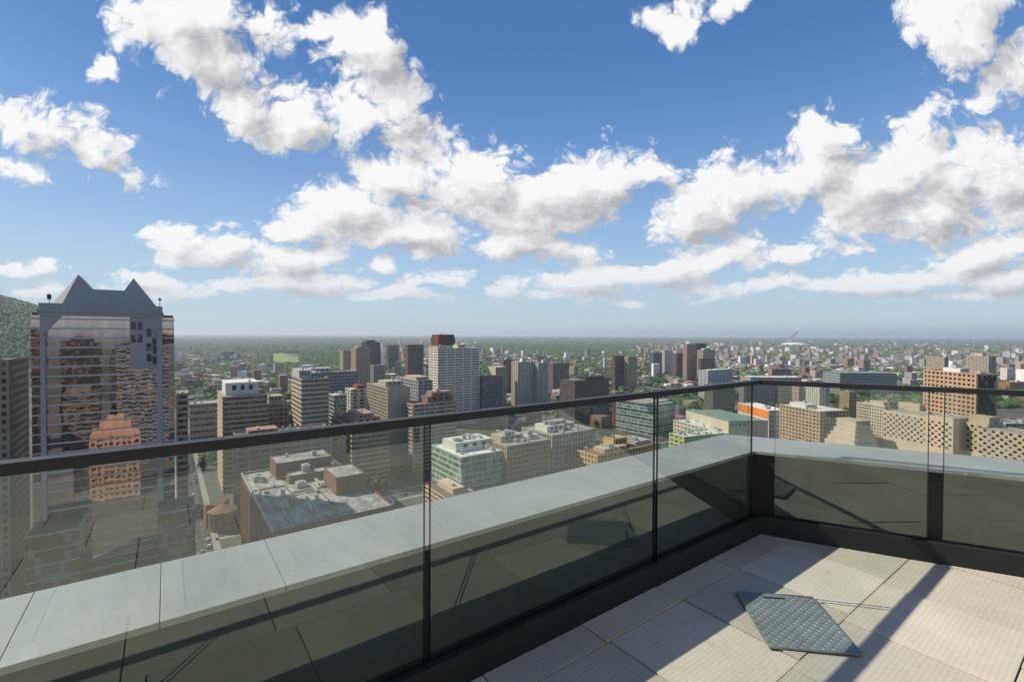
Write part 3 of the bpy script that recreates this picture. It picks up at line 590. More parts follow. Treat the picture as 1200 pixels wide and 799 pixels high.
# ------------------------------------------------------------------ the mirrored twin-peaked tower
def yk(px, X): return -X*math.tan(bearing(px)+math.pi/2)
KX = -270.0
def kz(py, px, X=KX): return hgt(py, -X*math.cos(bearing(px)-YAW)/math.cos(bearing(px)+math.pi/2), px)
def copper(q, b):
    co = q.new('ShaderNodeTexCoord').outputs['Object']
    cl = q.v('FLOOR', q.v('DIVIDE', q.v('ADD', co, (.3,.2,0)), (3.0,1.52,4.0)))
    w = q.new('ShaderNodeTexWhiteNoise'); q.put(w.inputs['Vector'], cl)
    q.put(b.inputs['Base Color'], q.mix(w.outputs['Value'], (.50,.385,.335,1), (.62,.485,.43,1)))
    b.inputs['Metallic'].default_value = 1.0; b.inputs['Roughness'].default_value = .02
    ge = q.new('ShaderNodeNewGeometry')                            # every pane sits a little out of true, and bows
    t = q.v('SCALE', q.v('SUBTRACT', w.outputs['Color'], (.5,.5,.5)), sc=.0035)
    t2 = q.v('SCALE', q.v('SUBTRACT', q.noise(co, .35, 2, .5)['Color'], (.5,.5,.5)), sc=.006)
    q.put(b.inputs['Normal'], q.v('NORMALIZE', q.v('ADD', ge.outputs['Normal'], q.v('ADD', t, t2))))
M_cop = mat('copper_mirror_glass', copper)
M_kwall = mat('tower_grey_panel', plain, col=(.34,.325,.31), rough=.6, var=.08, scale=.1, streak=.08)
def seam_metal(q, b):
    plain(q, b, col=(.33,.325,.32), rough=.5, metal=.15, var=.08, scale=.15, streak=.10)
    co = q.new('ShaderNodeTexCoord').outputs['Object']
    bn = q.new('ShaderNodeBump'); bn.inputs['Strength'].default_value = .8; bn.inputs['Distance'].default_value = .15
    q.put(bn.inputs['Height'], q.m('GREATER_THAN', q.m('FRACT', q.m('DIVIDE', q.sep(co)[1], 1.1)), .86)); q.put(b.inputs['Normal'], bn.outputs[0])
M_kroof = mat('tower_roof_metal', seam_metal)
M_kmul = mat('tower_mullion', plain, col=(.46,.44,.42), rough=.5, var=.05, scale=.1)
kt = empty('mirrored_office_tower', (KX, -22, GZ)); tag(kt, 'copper mirror glass tower with twin grey gabled peaks on its roof', 'skyscraper')
MK = Matrix.Translation((-KX, 22, 0))
def kp(mb, name, m, parent=kt): return mb.xf(MK).build(name, m, parent)
yL, yR = yk(46, KX), yk(190, KX); yWL, yWR = yk(35, KX), yk(204, KX)
ztop = kz(357, 120); zw = kz(368.5, 190); FH = 4.0
nst = int(zw//FH)
body = MB(); body.box(KX-28, KX-.35, yL+.3, yR-.3, 0, ztop-.3); body.box(KX-25, KX-2.3, yWL+.3, yL+.2, 0, zw-.3); body.box(KX-25, KX-2.3, yR-.2, yWR-.3, 0, zw-.3)
kp(body, 'core', mat('tower_core', plain, col=(.05,.045,.04), rough=.7))
zc = ztop-5.0
n_all = int(zc//FH)
for i in range(n_all+1):
    za = i*FH; zb = min(za+FH-.65, zc)
    if zb-za < .5: continue
    b_ = MB(); b_.box(KX-.35, KX, yL+1, yR-1, za+.0, zb)
    if zb < zw:
        b_.box(KX-2.3, KX-2.0, yWL, yL-.05, za, zb); b_.box(KX-2.3, KX-2.0, yR+.05, yWR, za, zb)
        b_.box(KX-25, KX-2.31, yWR-.3, yWR, za, zb)
    kp(b_, 'window_band', M_cop)
    m_ = MB(); m_.box(KX-.30, KX+.12, yL+1, yR-1, zb, za+FH)
    if za+FH < zw:
        m_.box(KX-2.3, KX-1.9, yWL, yL-.05, zb, za+FH); m_.box(KX-2.3, KX-1.9, yR+.05, yWR+.04, zb, za+FH); m_.box(KX-25, KX-2.32, yWR-.3, yWR+.10, zb, za+FH)
    kp(m_, 'spandrel', M_kmul)
ribs = [(47.5,53.5,1.3),(183.5,190,1.3)]
for a, b_, d_ in ribs:
    m_ = MB(); m_.box(KX-1, KX+d_, yk(a, KX), yk(b_, KX), 0, kz(394, 50)); kp(m_, 'corner_pier', M_kwall)
cor = MB(); cor.box(KX-28, KX+1.5, yL-.6, yR+.6, ztop-3.6, ztop-2.9); cor.box(KX-27.8, KX+.9, yL-.3, yR+.3, ztop-5.2, ztop-3.6); cor.box(KX-27.5, KX+.5, yL-.1, yR+.1, ztop-2.9, ztop)
for j in range(16):
    y = yL+(yR-yL)*(j+.5)/16; cor.box(KX+.5, KX+.62, y-.15, y+.15, ztop-2.9, ztop)
kp(cor, 'cornice', M_kwall)
for s_, (pa, pb, pc) in enumerate((((47,360),(73,360),(47,396)), ((190,361),(165,361),(190,398)))):
    pts = [(yk(p[0], KX), kz(p[1], p[0])) for p in (pa, pb, pc)]
    pts[0] = (pts[0][0], ztop-5.2); pts[1] = (pts[1][0], ztop-5.2)
    c = MB(); f_ = [(KX+.55, y, z) for y, z in pts]+[(KX-.2, y, z) for y, z in pts]
    c.add(f_, [(0,1,2),(5,4,3),(0,3,4,1),(1,4,5,2),(2,5,3,0)] if s_ else [(2,1,0),(3,4,5),(1,4,3,0),(2,5,4,1),(0,3,5,2)]); kp(c, 'gusset_panel', M_kwall)
# grey panel with small dark windows at the top right
pnl = MB(); y0_, y1_ = yk(152, KX), yk(183, KX); pnl.box(KX-.1, KX+.30, y0_, y1_, kz(432, 168), ztop-5.2); kp(pnl, 'attic_panel', M_kwall)
for px, tops in ((156.5,(377,392)),(164,(377,392)),(174.5,(385,402,414)),(181.0,(395,405,417))):
    for t in tops:
        w_ = MB(); y = yk(px, KX); z = kz(t, px); w_.box(KX+.3, KX+.36, y-.85, y+.85, z-3.6, z); kp(w_, 'attic_window', glsm('dark'))
pk = [(73,355.5),(92,322),(108,339),(146,340.5),(157,326),(183.5,357)]
fr_ = []
for px, py in pk:
    z = max(kz(py, px), ztop-.1); back = (z-ztop)*.28+1.0; X = KX-back
    fr_.append((X, yk(px, X), kz(py, px, X) if py < 350 else ztop-.05))
rf = MB(); hip = (KX-10, yk(61, KX-10), ztop-.05)
bk = [(p[0]-(15 if i not in (0,5) else 19), p[1], p[2]) for i, p in enumerate(fr_)]
n0 = len(fr_); vs = fr_+bk+[hip, (hip[0]-8, hip[1], hip[2])]
rf.add(vs, [tuple(range(n0-1,-1,-1)), tuple(range(n0,2*n0)), (0,1,12), (1,7,13,12), (7,6,13)]+[(i,i+1,n0+i+1,n0+i) for i in range(1,5)])
kp(rf, 'gabled_roof', M_kroof)
for px in (57.5, 187.5):
    m_ = MB(); y = yk(px, KX); m_.cyl(KX-1, y, ztop, ztop+4.2, .14, n=6); m_.box(KX-1.6, KX-.4, y-.6, y+.6, ztop+(1.6 if px < 100 else 2.8), ztop+3.6); kp(m_, 'roof_mast', M_dark)
# glazed podium wings either side of the entrance front
PX = -250.0
MPd = None
for pa, pb, lb, npd in ((27, 91, 'low glass podium wing with thin white floor lines, left of the mirrored tower', 7), (184, 228, 'low dark podium wing with a white edge right of the foot of the mirrored tower', 6)):
    yp0, yp1 = yk(pa, PX), yk(pb, PX); zp = kz(613, 128, PX)
    pod = empty('podium_wing', (PX, (yp0+yp1)/2, GZ)); tag(pod, lb, 'building'); MPd = Matrix.Translation((-PX, -(yp0+yp1)/2, 0))
    c = MB(); c.box(KX+1.4, PX-.3, yp0+.2, yp1-.2, 0, zp-.4); c.xf(MPd).build('core', mat('tower_core'), pod)
    for i in range(npd):
        za = zp*i/npd; zb = zp*(i+1)/npd
        c = MB(); c.box(PX-.3, PX, yp0, yp1, za, zb-.4); c.box(KX+1.4, PX-.31, yp1-.2, yp1, za, zb-.4); c.xf(MPd).build('window_band', glsm('bronze'), pod)
        c = MB(); c.box(PX-.35, PX+.15, yp0-.1, yp1+.1, zb-.4, zb); c.box(KX+1.4, PX-.35, yp1-.25, yp1+.12, zb-.4, zb); c.xf(MPd).build('floor_line', mat('podium_line', plain, col=(.33,.33,.32), rough=.6, var=.1, scale=.2), pod)
    c = MB(); c.box(KX+1.4, PX-.36, yp0, yp1-.3, zp-.4, zp-.1); c.xf(MPd).build('roof', roofm('dark'), pod)

# ------------------------------------------------------------------ brown brick block with the patched roof
def brickm(q, b, col=(.20,.105,.075)):
    co = q.new('ShaderNodeTexCoord').outputs['Object']
    f = q.m('MULTIPLY', q.mr(q.noise(co, .25, 5, .6)['Fac'], .3, .7, .85, 1.15, False), q.mr(q.noise(co, 2.5, 3, .7)['Fac'], .3, .7, .85, 1.12, False))
    q.put(b.inputs['Base Color'], q.v('SCALE', col, sc=f)); b.inputs['Roughness'].default_value = .9; b.inputs['Specular IOR Level'].default_value = .2
def patched(q, b):
    co = q.new('ShaderNodeTexCoord').outputs['Object']
    n = q.noise(q.v('MULTIPLY', co, (1,.45,1)), .20, 7, .72)['Fac']
    c = q.mix(q.mr(n, .40, .62), (.19,.185,.17,1), (.42,.41,.38,1))
    c = q.mix(q.mr(q.noise(co, .9, 4, .7)['Fac'], .58, .72, 0, .6), c, (.16,.13,.10,1))
    q.put(b.inputs['Base Color'], c); b.inputs['Roughness'].default_value = .9; b.inputs['Specular IOR Level'].default_value = .2
M_brick = mat('brown_brick', brickm); M_patch = mat('patched_membrane', patched)
bh = 40.0
pA = Vector((-306, 40)); # far left roof corner
def onroof(px, py, h=bh):
    zz = (-GZ-h)*FPX/(py-391.8+.0044*(600-px)); return at(px, zz)
A = onroof(281.7, 555); 
bl, bw_ = 96.0, 50.0
bk_ = empty('brick_building', (A.x+bl, A.y, GZ), math.pi/2); tag(bk_, 'brown brick block with a patched grey and white flat roof, nearest below the terrace', 'building')
# local frame: x along +Y of the city, y along -X
FOOT.append([Vector((A.x-3, A.y-3)), Vector((A.x-3, A.y+bw_+3)), Vector((A.x+bl+3, A.y+bw_+3)), Vector((A.x+bl+3, A.y-3))])
wl = MB(); wl.box(0, bw_, 0, bl, 0, bh-.9)
for x0,x1,y0,y1 in ((0,bw_,0,.5),(0,bw_,bl-.5,bl),(0,.5,.5,bl-.5),(bw_-.5,bw_,.5,bl-.5)): wl.box(x0,x1,y0,y1,bh-.9,bh+.15)
for j in range(20): wl.box(-.35, .02, 2+j*4.75, 3.6+j*4.75, .1, bh-2)
wl.build('wall', M_brick, bk_)
m_ = MB(); m_.box(.5, bw_-.5, .5, bl-.5, bh-.9, bh-.6); m_.build('roof', M_patch, bk_)
cpn = MB(); cpn.box(-.15,.65,-.15,bl+.15,bh+.15,bh+.3); cpn.box(.65,bw_+.1,bl-.65,bl+.15,bh+.15,bh+.3); cpn.build('coping', M_unit, bk_)
for i in range(11):
    MB().box(-.04, .03, 1.0, bl-1.0, 1.5+i*3.4, 3.4+i*3.4).build('window_band', glsm('dark'), bk_)
for (a, b2, c0, c1, hh) in ((14, 43, bl-22, bl-3, 7.5), (18, 42, bl-34, bl-22.02, 3.0), (33, 47, bl-66, bl-44, 7.5), (44,48,bl-30,bl-8,2.0)):
    m_ = MB(); m_.box(a, b2, c0, c1, bh-.6, bh+hh); po = m_.build('penthouse', M_brick, bk_)
    m_ = MB(); m_.box(a+.4, b2-.4, c0+.4, c1-.4, bh+hh, bh+hh+.15); m_.build('roof', M_patch, po)
    m_ = MB()
    for (x0,x1,y0,y1) in ((a,b2,c0,c0+.4),(a,b2,c1-.4,c1),(a,a+.4,c0+.4,c1-.4),(b2-.4,b2,c0+.4,c1-.4)): m_.box(x0,x1,y0,y1,bh+hh,bh+hh+.6)
    m_.build('parapet_edge', M_brick, po)
rr_ = random.Random(11)
for (x, y, s) in ((4,bl-20,1.6),(7,bl-22,1.3),(26,bl-29,1.5),(34,bl-15,1.2),(22,bl-8,1.2),(42,bl-26,1.5),(12,bl-52,1.4),(30,bl-50,1.3),(8,bl-70,1.5),(45,bl-40,1.2),(20,bl-44,1.6),(26,bl-57,1.2),(10,bl-36,1.1),(5,bl-44,1.0),(24,bl-66,1.1),(18,bl-80,1.4),(30,bl-38,1.2),(14,bl-62,1.0)):
    unit_mb(rr_, x, y, bh-.6 if not (14 < x < 43 and y > bl-34) else (bh+7.65 if y > bl-22 else bh+3.15), s).build('roof_unit', M_unit, bk_)
for x0,x1,y0,y1 in ((.6,16,bl-36,bl-35.6),(15.6,16,bl-60,bl-36),(16,40,bl-50,bl-49.6),(28,28.4,bl-80,bl-50)): MB().box(x0,x1,y0,y1,bh-.6,bh-.1).build('roof_curb', M_brick, bk_)

for (x0,x1,y0,y1,z0,z1) in ((3,3.5,bl-60,bl-8,.5,.9),(5,26,bl-54,bl-53.4,.4,.9),(8,8.3,bl-90,bl-55,.3,.6),(20,20.8,bl-78,bl-58,.4,1.4),(36,48,bl-41.5,bl-40.9,.4,1.0),(30,31.2,bl-49,bl-35,.4,1.6),(2,12,bl-66,bl-65.7,.3,.6)):
    m_ = MB(); m_.box(x0,x1,y0,y1,bh-.6+z0,bh-.6+z1); n_ = max(2, int(max(x1-x0, y1-y0)//5))
    for j in range(n_):
        t = (j+.5)/n_; xx = x0+(x1-x0)*t; yy = y0+(y1-y0)*t; m_.box(xx-.1,xx+.1,yy-.1,yy+.1,bh-.6,bh-.6+z0)
    m_.build('roof_duct', M_unit, bk_)
for yy in (0.6, bl-.9):
    m_ = MB()
    for j in range(26): m_.box(1+j*1.9, 1.06+j*1.9, yy, yy+.06, bh+.3, bh+1.3)
    m_.box(1, 49, yy, yy+.06, bh+1.25, bh+1.31); m_.build('railing', M_dark, bk_)
# ------------------------------------------------------------------ honeycomb-windowed wall at the right
p0 = at(1260, 300); dL = bdir(470); dR = Vector((dL.y, -dL.x)); r_ = bdir(1034); den = dL.x*r_.y-dL.y*r_.x; hl_ = abs(-(p0.x*r_.y-p0.y*r_.x)/den)
hH = hgt(507, 320, 1146)
hx = empty('honeycomb_building', (p0.x, p0.y, GZ), math.atan2(dR.y, dR.x)); tag(hx, 'long sandy concrete building with staggered hexagonal dark windows at the right edge', 'building')
FOOT.append([p0-dR*3, p0+dR*28, p0+dR*28+dL*(hl_+3), p0-dR*3+dL*(hl_+3)])
def hy(px):
    r_ = bdir(px); return abs(-(p0.x*r_.y-p0.y*r_.x)/(dL.x*r_.y-dL.y*r_.x))
HSEG = [(0, hy(1147), 0, hH-2.5), (hy(1147), hy(1119), 11, hH-1.0), (hy(1119), hy(1086), 0, hH+1.5), (hy(1086), hl_, 2.2, hH-.4)]
m_ = MB()
for (ya, yb, xo, h_) in HSEG:
    ya += .01
    m_.box(xo, 26, ya, yb, 0, h_-.8)
    for x0,x1,y0,y1 in ((xo,26,ya,ya+.4),(xo,26,yb-.4,yb),(xo,xo+.4,ya+.4,yb-.4),(25.6,26,ya+.4,yb-.4)): m_.box(x0,x1,y0,y1,h_-.8,h_)
    MB().box(xo+.4,25.6,ya+.4,yb-.4,h_-.8,h_-.5).build('roof', roofm('gravel'), hx)
m_.build('wall', wallm((.45,.39,.305)), hx)
hexs = []
for i in range(int(hl_//2.5)):
    for j in range(9):
        if (i+j) % 2: continue
        hexs.append((1.6+i*2.5, hH-3.6-j*2.35))
def hexmb(m, y, z):
    xo = [q_[2] for q_ in HSEG if q_[0] <= y <= q_[1]+.1][0]
    m.add([(xo-.03, y+1.30*math.cos(k_*math.pi/3), z+1.12*math.sin(k_*math.pi/3)) for k_ in range(6)]+[(xo+.06, y+1.30*math.cos(k_*math.pi/3), z+1.12*math.sin(k_*math.pi/3)) for k_ in range(6)],
          [(5,4,3,2,1,0)]+[(k_,(k_+1)%6,6+(k_+1)%6,6+k_) for k_ in range(6)]); return m
hexs = [h for h in hexs if all(abs(h[0]-q_[0]) > 1.5 for q_ in HSEG) and h[0] < hl_-1.5]; hexs.sort()
seen_h = [h for h in hexs if 15 < h[0]]
for y, z in seen_h[:98]: hexmb(MB(), y, z).build('hexagonal_window', glsm('bronze'), hx)
m_ = MB()
for y, z in [h for h in hexs if h[0] <= 15]+seen_h[98:]: hexmb(m_, y, z)
o = m_.build('hexagonal_windows', glsm('bronze'), hx); o['kind'] = 'stuff'
m_ = MB(); m_.box(13, 24, hy(1146), hy(1122), hH-1.5, hH+4.5); m_.build('penthouse', wallm((.42,.36,.27)), hx)
for (x, y, s) in ((6,20,1.2),(12,50,1.5),(8,80,1.2),(14,100,1.4)):
    if y < hl_-8: unit_mb(rr_, x+8, y, hH-.8, s).build('roof_unit', M_unit, hx)

# stepped stone block
p0 = at(1004, 400); dL = bdir(470); dR = Vector((dL.y, -dL.x))
st = empty('stepped_building', (p0.x, p0.y, GZ), math.atan2(dR.y, dR.x)); tag(st, 'blank pale stone block rising in broad steps beside the brown hotel', 'building')
FOOT.append([p0-dR*3, p0+dR*30, p0+dR*30+dL*50, p0-dR*3+dL*50])
for k_ in range(6):
    m_ = MB(); m_.box(k_*2.2, 26, 1+k_*1.6, 46-k_*1.2, 0 if k_ == 0 else 24.5+(k_-1)*3.7, 24.5+k_*3.7); m_.build('step', wallm((.44,.395,.33)), st)

# theatre with the sloping green roof, and the hall with the orange band behind it
p0 = at(855, 455); dL = bdir(560); dR = Vector((dL.y, -dL.x))
th = empty('theatre', (p0.x, p0.y, GZ), math.atan2(dR.y, dR.x)); tag(th, 'cream hall under a sloping green roof near the terrace corner', 'theatre')
r_ = bdir(805); den = dL.x*r_.y-dL.y*r_.x; tl = abs(-(p0.x*r_.y-p0.y*r_.x)/den); r_ = bdir(876); den = dR.x*r_.y-dR.y*r_.x; tw = abs(-(p0.x*r_.y-p0.y*r_.x)/den)
h0, h1 = hgt(494, 455, 855), hgt(485.5, 455+tl*.7, 805)
FOOT.append([p0-dR*3-dL*3, p0+dR*(tw+26)-dL*3, p0+dR*(tw+26)+dL*(tl+3), p0-dR*3+dL*(tl+3)])
m_ = MB(); m_.prism([(0,0),(tw+22,0),(tw+22,tl),(0,tl)], 0, [h0,h0,h1,h1]); m_.build('wall', wallm((.52,.46,.36)), th)
m_ = MB(); m_.prism([(-.4,-.4),(tw+22.4,-.4),(tw+22.4,tl+.4),(-.4,tl+.4)], [h0+.05,h0+.05,h1+.05,h1+.05], [h0+.6,h0+.6,h1+.6,h1+.6]); m_.build('roof', roofm('green'), th)
for j in range(4): m_ = MB(); m_.box(2+j*4.2, 4.4+j*4.2, -.05, .03, h0-5, h0-1.5); m_.build('window', glsm('grey'), th)
ob, w_, l_, H_ = building('white hall with a bright orange band under its flat roof, behind the sloping green roof', 902, 481, 505, 830, 924, vp=560, wall=white, fh=5, sp=.85, bw=8, pw=2, pp=.02, roof='white', units=4, left=60)
M_or = mat('orange_cladding', plain, col=(.62,.19,.03), rough=.6, var=.12, scale=.1)
m_ = MB(); m_.box(-.5, -.06, .5, l_-.5, H_-9.5, H_-.6); m_.build('orange_band', M_or, ob)
# cut glass building
p0 = at(766, 545); dL = bdir(206); dR = Vector((0, 1))
cg = empty('cut_glass_building', (p0.x, p0.y, GZ), math.pi/2); tag(cg, 'grey-green glass block with a cut corner and a dark red fin', 'building')
r_ = bdir(722); den = dL.x*r_.y-dL.y*r_.x; cl_ = abs(-(p0.x*r_.y-p0.y*r_.x)/den); r_ = bdir(792); den = dR.x*r_.y-dR.y*r_.x; cw_ = abs(-(p0.x*r_.y-p0.y*r_.x)/den)
hT = hgt(475, 545, 766); hTl = hgt(471, 545+cl_*.7, 722)
FOOT.append([p0-dL*3-dR*3, p0+dR*(cw_+3)-dL*3, p0+dR*(cw_+3)+dL*(cl_+3), p0-dR*3+dL*(cl_+3)])
nf = 9
for i in range(nf):
    za, zb = hT*i/nf, hT*(i+1)/nf
    cut = 0 if i < nf-3 else (i-(nf-4))*3.2
    m_ = MB(); m_.prism([(.25,cut+.25),(cut+.25,.25),(cw_-.25,.25),(cw_-.25,cl_-.25),(.25,cl_-.25)], za+1.0, zb); m_.build('window_band', glsm('green' if i % 2 else 'grey'), cg)
    m_ = MB(); m_.prism([(0,cut),(cut,0) if cut else (.01,0),(cw_,0),(cw_,cl_),(0,cl_)], za, za+1.0); m_.build('floor_band', wallm((.40,.43,.42)), cg)
m_ = MB(); m_.box(.3, cw_-.3, 10.3, cl_-.3, hT, hT+.8); m_.build('roof', roofm('gravel'), cg)
m_ = MB(); m_.box(-.6, 2.2, cl_+.2, cl_+4.5, 0, hTl+1); m_.build('red_fin', wallm((.20,.03,.03)), cg)

# ------------------------------------------------------------------ small landmarks
p0 = at(260, 283)
ch = empty('brick_chapel', (p0.x, p0.y, GZ), .3); tag(ch, 'small round reddish brick chapel with a tiled cone roof beside the street corner', 'church')
FOOT.append([p0+Vector((-12,-12)), p0+Vector((12,-12)), p0+Vector((12,12)), p0+Vector((-12,12))])
m_ = MB(); m_.cyl(0,0,0,10.5,7.5,n=12); m_.cyl(0,0,10.5,11.2,8,n=12); m_.build('wall', mat('red_brick', brickm, col=(.30,.15,.10)), ch)
m_ = MB(); m_.cyl(0,0,11.2,14.2,7.9,.8,n=12); m_.build('roof', roofm('red'), ch)
for j in range(12):
    a = 2*math.pi*(j+.5)/12; m_ = MB(); m_.box(-.6,.6,-.1,.1,3,8.5); m_.xf(Matrix.Translation((7.28*math.cos(a),7.28*math.sin(a),0)) @ Matrix.Rotation(a+math.pi/2, 4, 'Z')); m_.build('window', glsm('dark'), ch)
for s_ in (-1, 1):
    m_ = MB(); m_.box(-10,-6.5,s_*5-1.6,s_*5+1.6,0,14); m_.build('turret', mat('red_brick'), ch)
p0 = at(931, 5400)
sd = empty('stadium', (p0.x, p0.y, GZ), .4); tag(sd, 'far white domed stadium with a leaning tower on the horizon', 'stadium')
m_ = MB(); n0 = 28
vs = []; fs = []
for r_i, (rr0, zz0) in enumerate(((1,8),(1.0,22),(.86,36),(.6,44),(.3,48))):
    vs += [(135*rr0*math.cos(2*math.pi*i/n0), 100*rr0*math.sin(2*math.pi*i/n0), zz0*.8) for i in range(n0)]
vs.append((0,0,39.4)); fs = [(k_*n0+i, k_*n0+(i+1)%n0, (k_+1)*n0+(i+1)%n0, (k_+1)*n0+i) for k_ in range(4) for i in range(n0)]+[(4*n0+i, 4*n0+(i+1)%n0, 5*n0) for i in range(n0)]
vs += [(135*math.cos(2*math.pi*i/n0), 100*math.sin(2*math.pi*i/n0), 0) for i in range(n0)]; fs += [(5*n0+1+i, 5*n0+1+(i+1)%n0, (i+1)%n0, i) for i in range(n0)]
m_.add(vs, fs).build('shell', mat('stadium_shell', plain, col=(.70,.70,.67), rough=.7, var=.05, scale=.02), sd)
m_ = MB(); seg = [(-60,30,60,40),(-40,75,44,32),(-12,120,34,26),(22,152,30,22),(30,165,26,20)]
vs = []
for (x, z, a_, b_) in [(-70,0,70,46)]+seg: vs += [(x-a_/2,70-b_/2,z),(x+a_/2,70-b_/2,z),(x+a_/2,70+b_/2,z),(x-a_/2,70+b_/2,z)]
fs = [(4*k_+i, 4*k_+(i+1)%4, 4*k_+4+(i+1)%4, 4*k_+4+i) for k_ in range(5) for i in range(4)]+[(20,21,22,23)]
m_.add(vs, fs).build('leaning_tower', mat('stadium_tower', plain, col=(.30,.31,.32), rough=.7, var=.05, scale=.02), sd)
# the tower that carries this terrace, and a pink granite block it faces (both show in the mirror glass)
ot = empty('terrace_tower', (8, -10, GZ)); tag(ot, 'dark glass tower carrying the terrace', 'skyscraper')
m_ = MB(); m_.box(-9.8,10.5,-26,11,0,-GZ-9.6); m_.build('core', mat('tower_core'), ot)
for i in range(31):
    z = 1+i*3.5
    m_ = MB(); m_.box(-10.0,-9.8,-26,11,z,z+2.9); m_.build('window_band', glsm('blue'), ot)
    m_ = MB(); m_.box(-10.15,-9.75,-26.1,11.1,z-.6,z); m_.build('floor_band', M_kmul, ot)
pg = empty('granite_block', (-95, -30, GZ)); tag(pg, 'pink granite office block mirrored in the copper glass tower', 'building')
m_ = MB()
for i in range(12): m_.box(-9,9,-13,13,i*4.0,i*4.0+1.9)
for j in range(9): m_.box(-9.2,-8.6,-13+j*3.25-.6,-13+j*3.25+.6,0,47)
m_.box(-9,9,-13,13,46,48); m_.box(-6,6,-9,9,48,54); m_.box(-4,4,-5,5,54,58); m_.build('wall', wallm((.46,.34,.28)), pg)
m_ = MB(); m_.box(-8.7,8.7,-12.7,12.7,1.9,46); m_.build('glazing', glsm('dark'), pg)

def back_block(label, x, y, w, l, h, col, gl):
    r = empty('office_block', (x, y, GZ)); tag(r, label, 'building')
    n = int(h/3.7); f = h/n; m = MB()
    for i in range(n):
        m.box(-w/2, w/2, -l/2, l/2, i*f, i*f+f*.4)
        MB().box(-w/2+.3, w/2-.3, -l/2+.3, l/2-.3, i*f+f*.4, i*f+f).build('window_band', glsm(gl), r)
    m.box(-w/2, w/2, -l/2, l/2, h, h+1.2); m.box(-w*.3, w*.2, -l*.3, l*.3, h+1.2, h+5); m.build('wall', wallm(col), r)
for a in (('dark bronze office block mirrored low on the left of the copper glass tower', 30, -112, 30, 40, 84, (.12,.10,.09), 'bronze'),
          ('black glass tower mirrored in the middle of the copper glass tower', 70, -66, 26, 26, 108, (.05,.05,.055), 'dark'),
          ('brown brick tower mirrored near the top of the copper glass tower', 130, -118, 30, 34, 119, (.16,.09,.07), 'dark'),
          ('grey concrete slab mirrored behind the pink granite block', 20, -60, 24, 22, 66, (.17,.165,.16), 'dark'),
          ('charcoal office tower mirrored beside the terrace tower', 60, -34, 24, 20, 100, (.07,.07,.07), 'blue'),
          ('tan brick apartment block mirrored at the left edge of the copper glass tower', -20, -98, 22, 26, 58, (.30,.20,.14), 'dark')): back_block(*a)

# ------------------------------------------------------------------ unseen penthouse wall, added to bounce light onto the pavers and into the glass
pw_ = empty('penthouse_bounce_wall', (1.9, -1.5, ZF)); tag(pw_, 'unseen pale penthouse wall with dark windows, added behind the terrace to bounce light', 'facade')
m_ = MB()
for j in range(6): y = -7.4+j*2.3; m_.box(0, .35, y, y+1.35, -.05, 4.9)
m_.box(0.004, .35, -7.4, 6.0, 2.75, 5.0); m_.box(.006, .35, -7.4, 6.0, -.05, .12); m_.build('wall', wallm((.42,.415,.41)), pw_)
for j in range(5):
    y = -7.4+j*2.3+1.35
    m_ = MB(); m_.box(.12, .16, y, y+.95, .12, 2.75); wo_ = m_.build('window', glsm('grey'), pw_)
    m_ = MB(); m_.box(.08,.12,y,y+.05,.12,2.75); m_.box(.08,.12,y+.90,y+.95,.12,2.75); m_.box(.08,.12,y+.05,y+.90,2.0,2.06); m_.build('frame', M_dark, wo_)

# ------------------------------------------------------------------ trees
def leafm(q, b, c0=(.040,.078,.020), c1=(.105,.160,.040)):
    ge = q.new('ShaderNodeNewGeometry'); oi = q.new('ShaderNodeObjectInfo')
    r = q.m('MULTIPLY_ADD', ge.outputs['Random Per Island'], .6, q.m('MULTIPLY', oi.outputs['Random'], .4))
    q.put(b.inputs['Base Color'], q.mix(r, (*c0,1), (*c1,1))); b.inputs['Roughness'].default_value = .7; b.inputs['Specular IOR Level'].default_value = .2
M_leaf2 = mat('tree_leaves', leafm)
M_bark = mat('bark', plain, col=(.07,.055,.04), rough=.9, var=.2, scale=1)
def crown_mesh(seed, n, w, h):
    rr = np.random.RandomState(seed); vs = []; fs = []
    lobes = [(rr.normal(0,.33,2)*w*.55, rr.uniform(.35,.85)*h, rr.uniform(.32,.5)*w) for _ in range(7)]
    for k_ in range(n):
        c, z, r = lobes[rr.randint(len(lobes))]
        d = rr.normal(size=3); d /= np.linalg.norm(d); p = np.array([c[0], c[1], z]) + d*r*rr.uniform(.65,1.08)*np.array([1,1,.8])
        u = rr.normal(size=3); u -= d*u.dot(d)*.7; u /= np.linalg.norm(u); v = np.cross(d, u); s = rr.uniform(.45,.95)*w*.11
        b = len(vs); vs += [tuple(p-u*s-v*s*.6), tuple(p+u*s-v*s*.5), tuple(p+u*s*.6+v*s), tuple(p-u*s*.7+v*s*.8)]; fs.append((b,b+1,b+2,b+3))
    me = bpy.data.meshes.new('crown'); me.from_pydata(vs, [], fs); me.materials.append(M_leaf2); return me
TREES = []
for s_ in range(4):
    w, h = ((8,9),(10,10.5),(6.5,10),(9,8))[s_]
    cm = crown_mesh(40+s_, 420, w, h)
    m_ = MB(); m_.cyl(0,0,0,h*.55,.28,.12,n=6)
    for a in range(4): 
        x, y = math.cos(a*1.6+s_)*w*.22, math.sin(a*1.6+s_)*w*.22
        m_.add([(-.08,0,h*.3),(.08,0,h*.3),(0,.1,h*.32),(x,y,h*.62)], [(0,1,3),(1,2,3),(2,0,3),(0,2,1)])
    to = m_.build('trunk', M_bark); tm = to.data; bpy.data.objects.remove(to); TREES.append((cm, tm))
def inside(p, poly):
    c = False; n = len(poly)
    for i in range(n):
        a, b = poly[i], poly[(i+1)%n]
        if (a[1] > p[1]) != (b[1] > p[1]) and p[0] < (b[0]-a[0])*(p[1]-a[1])/(b[1]-a[1])+a[0]: c = not c
    return c
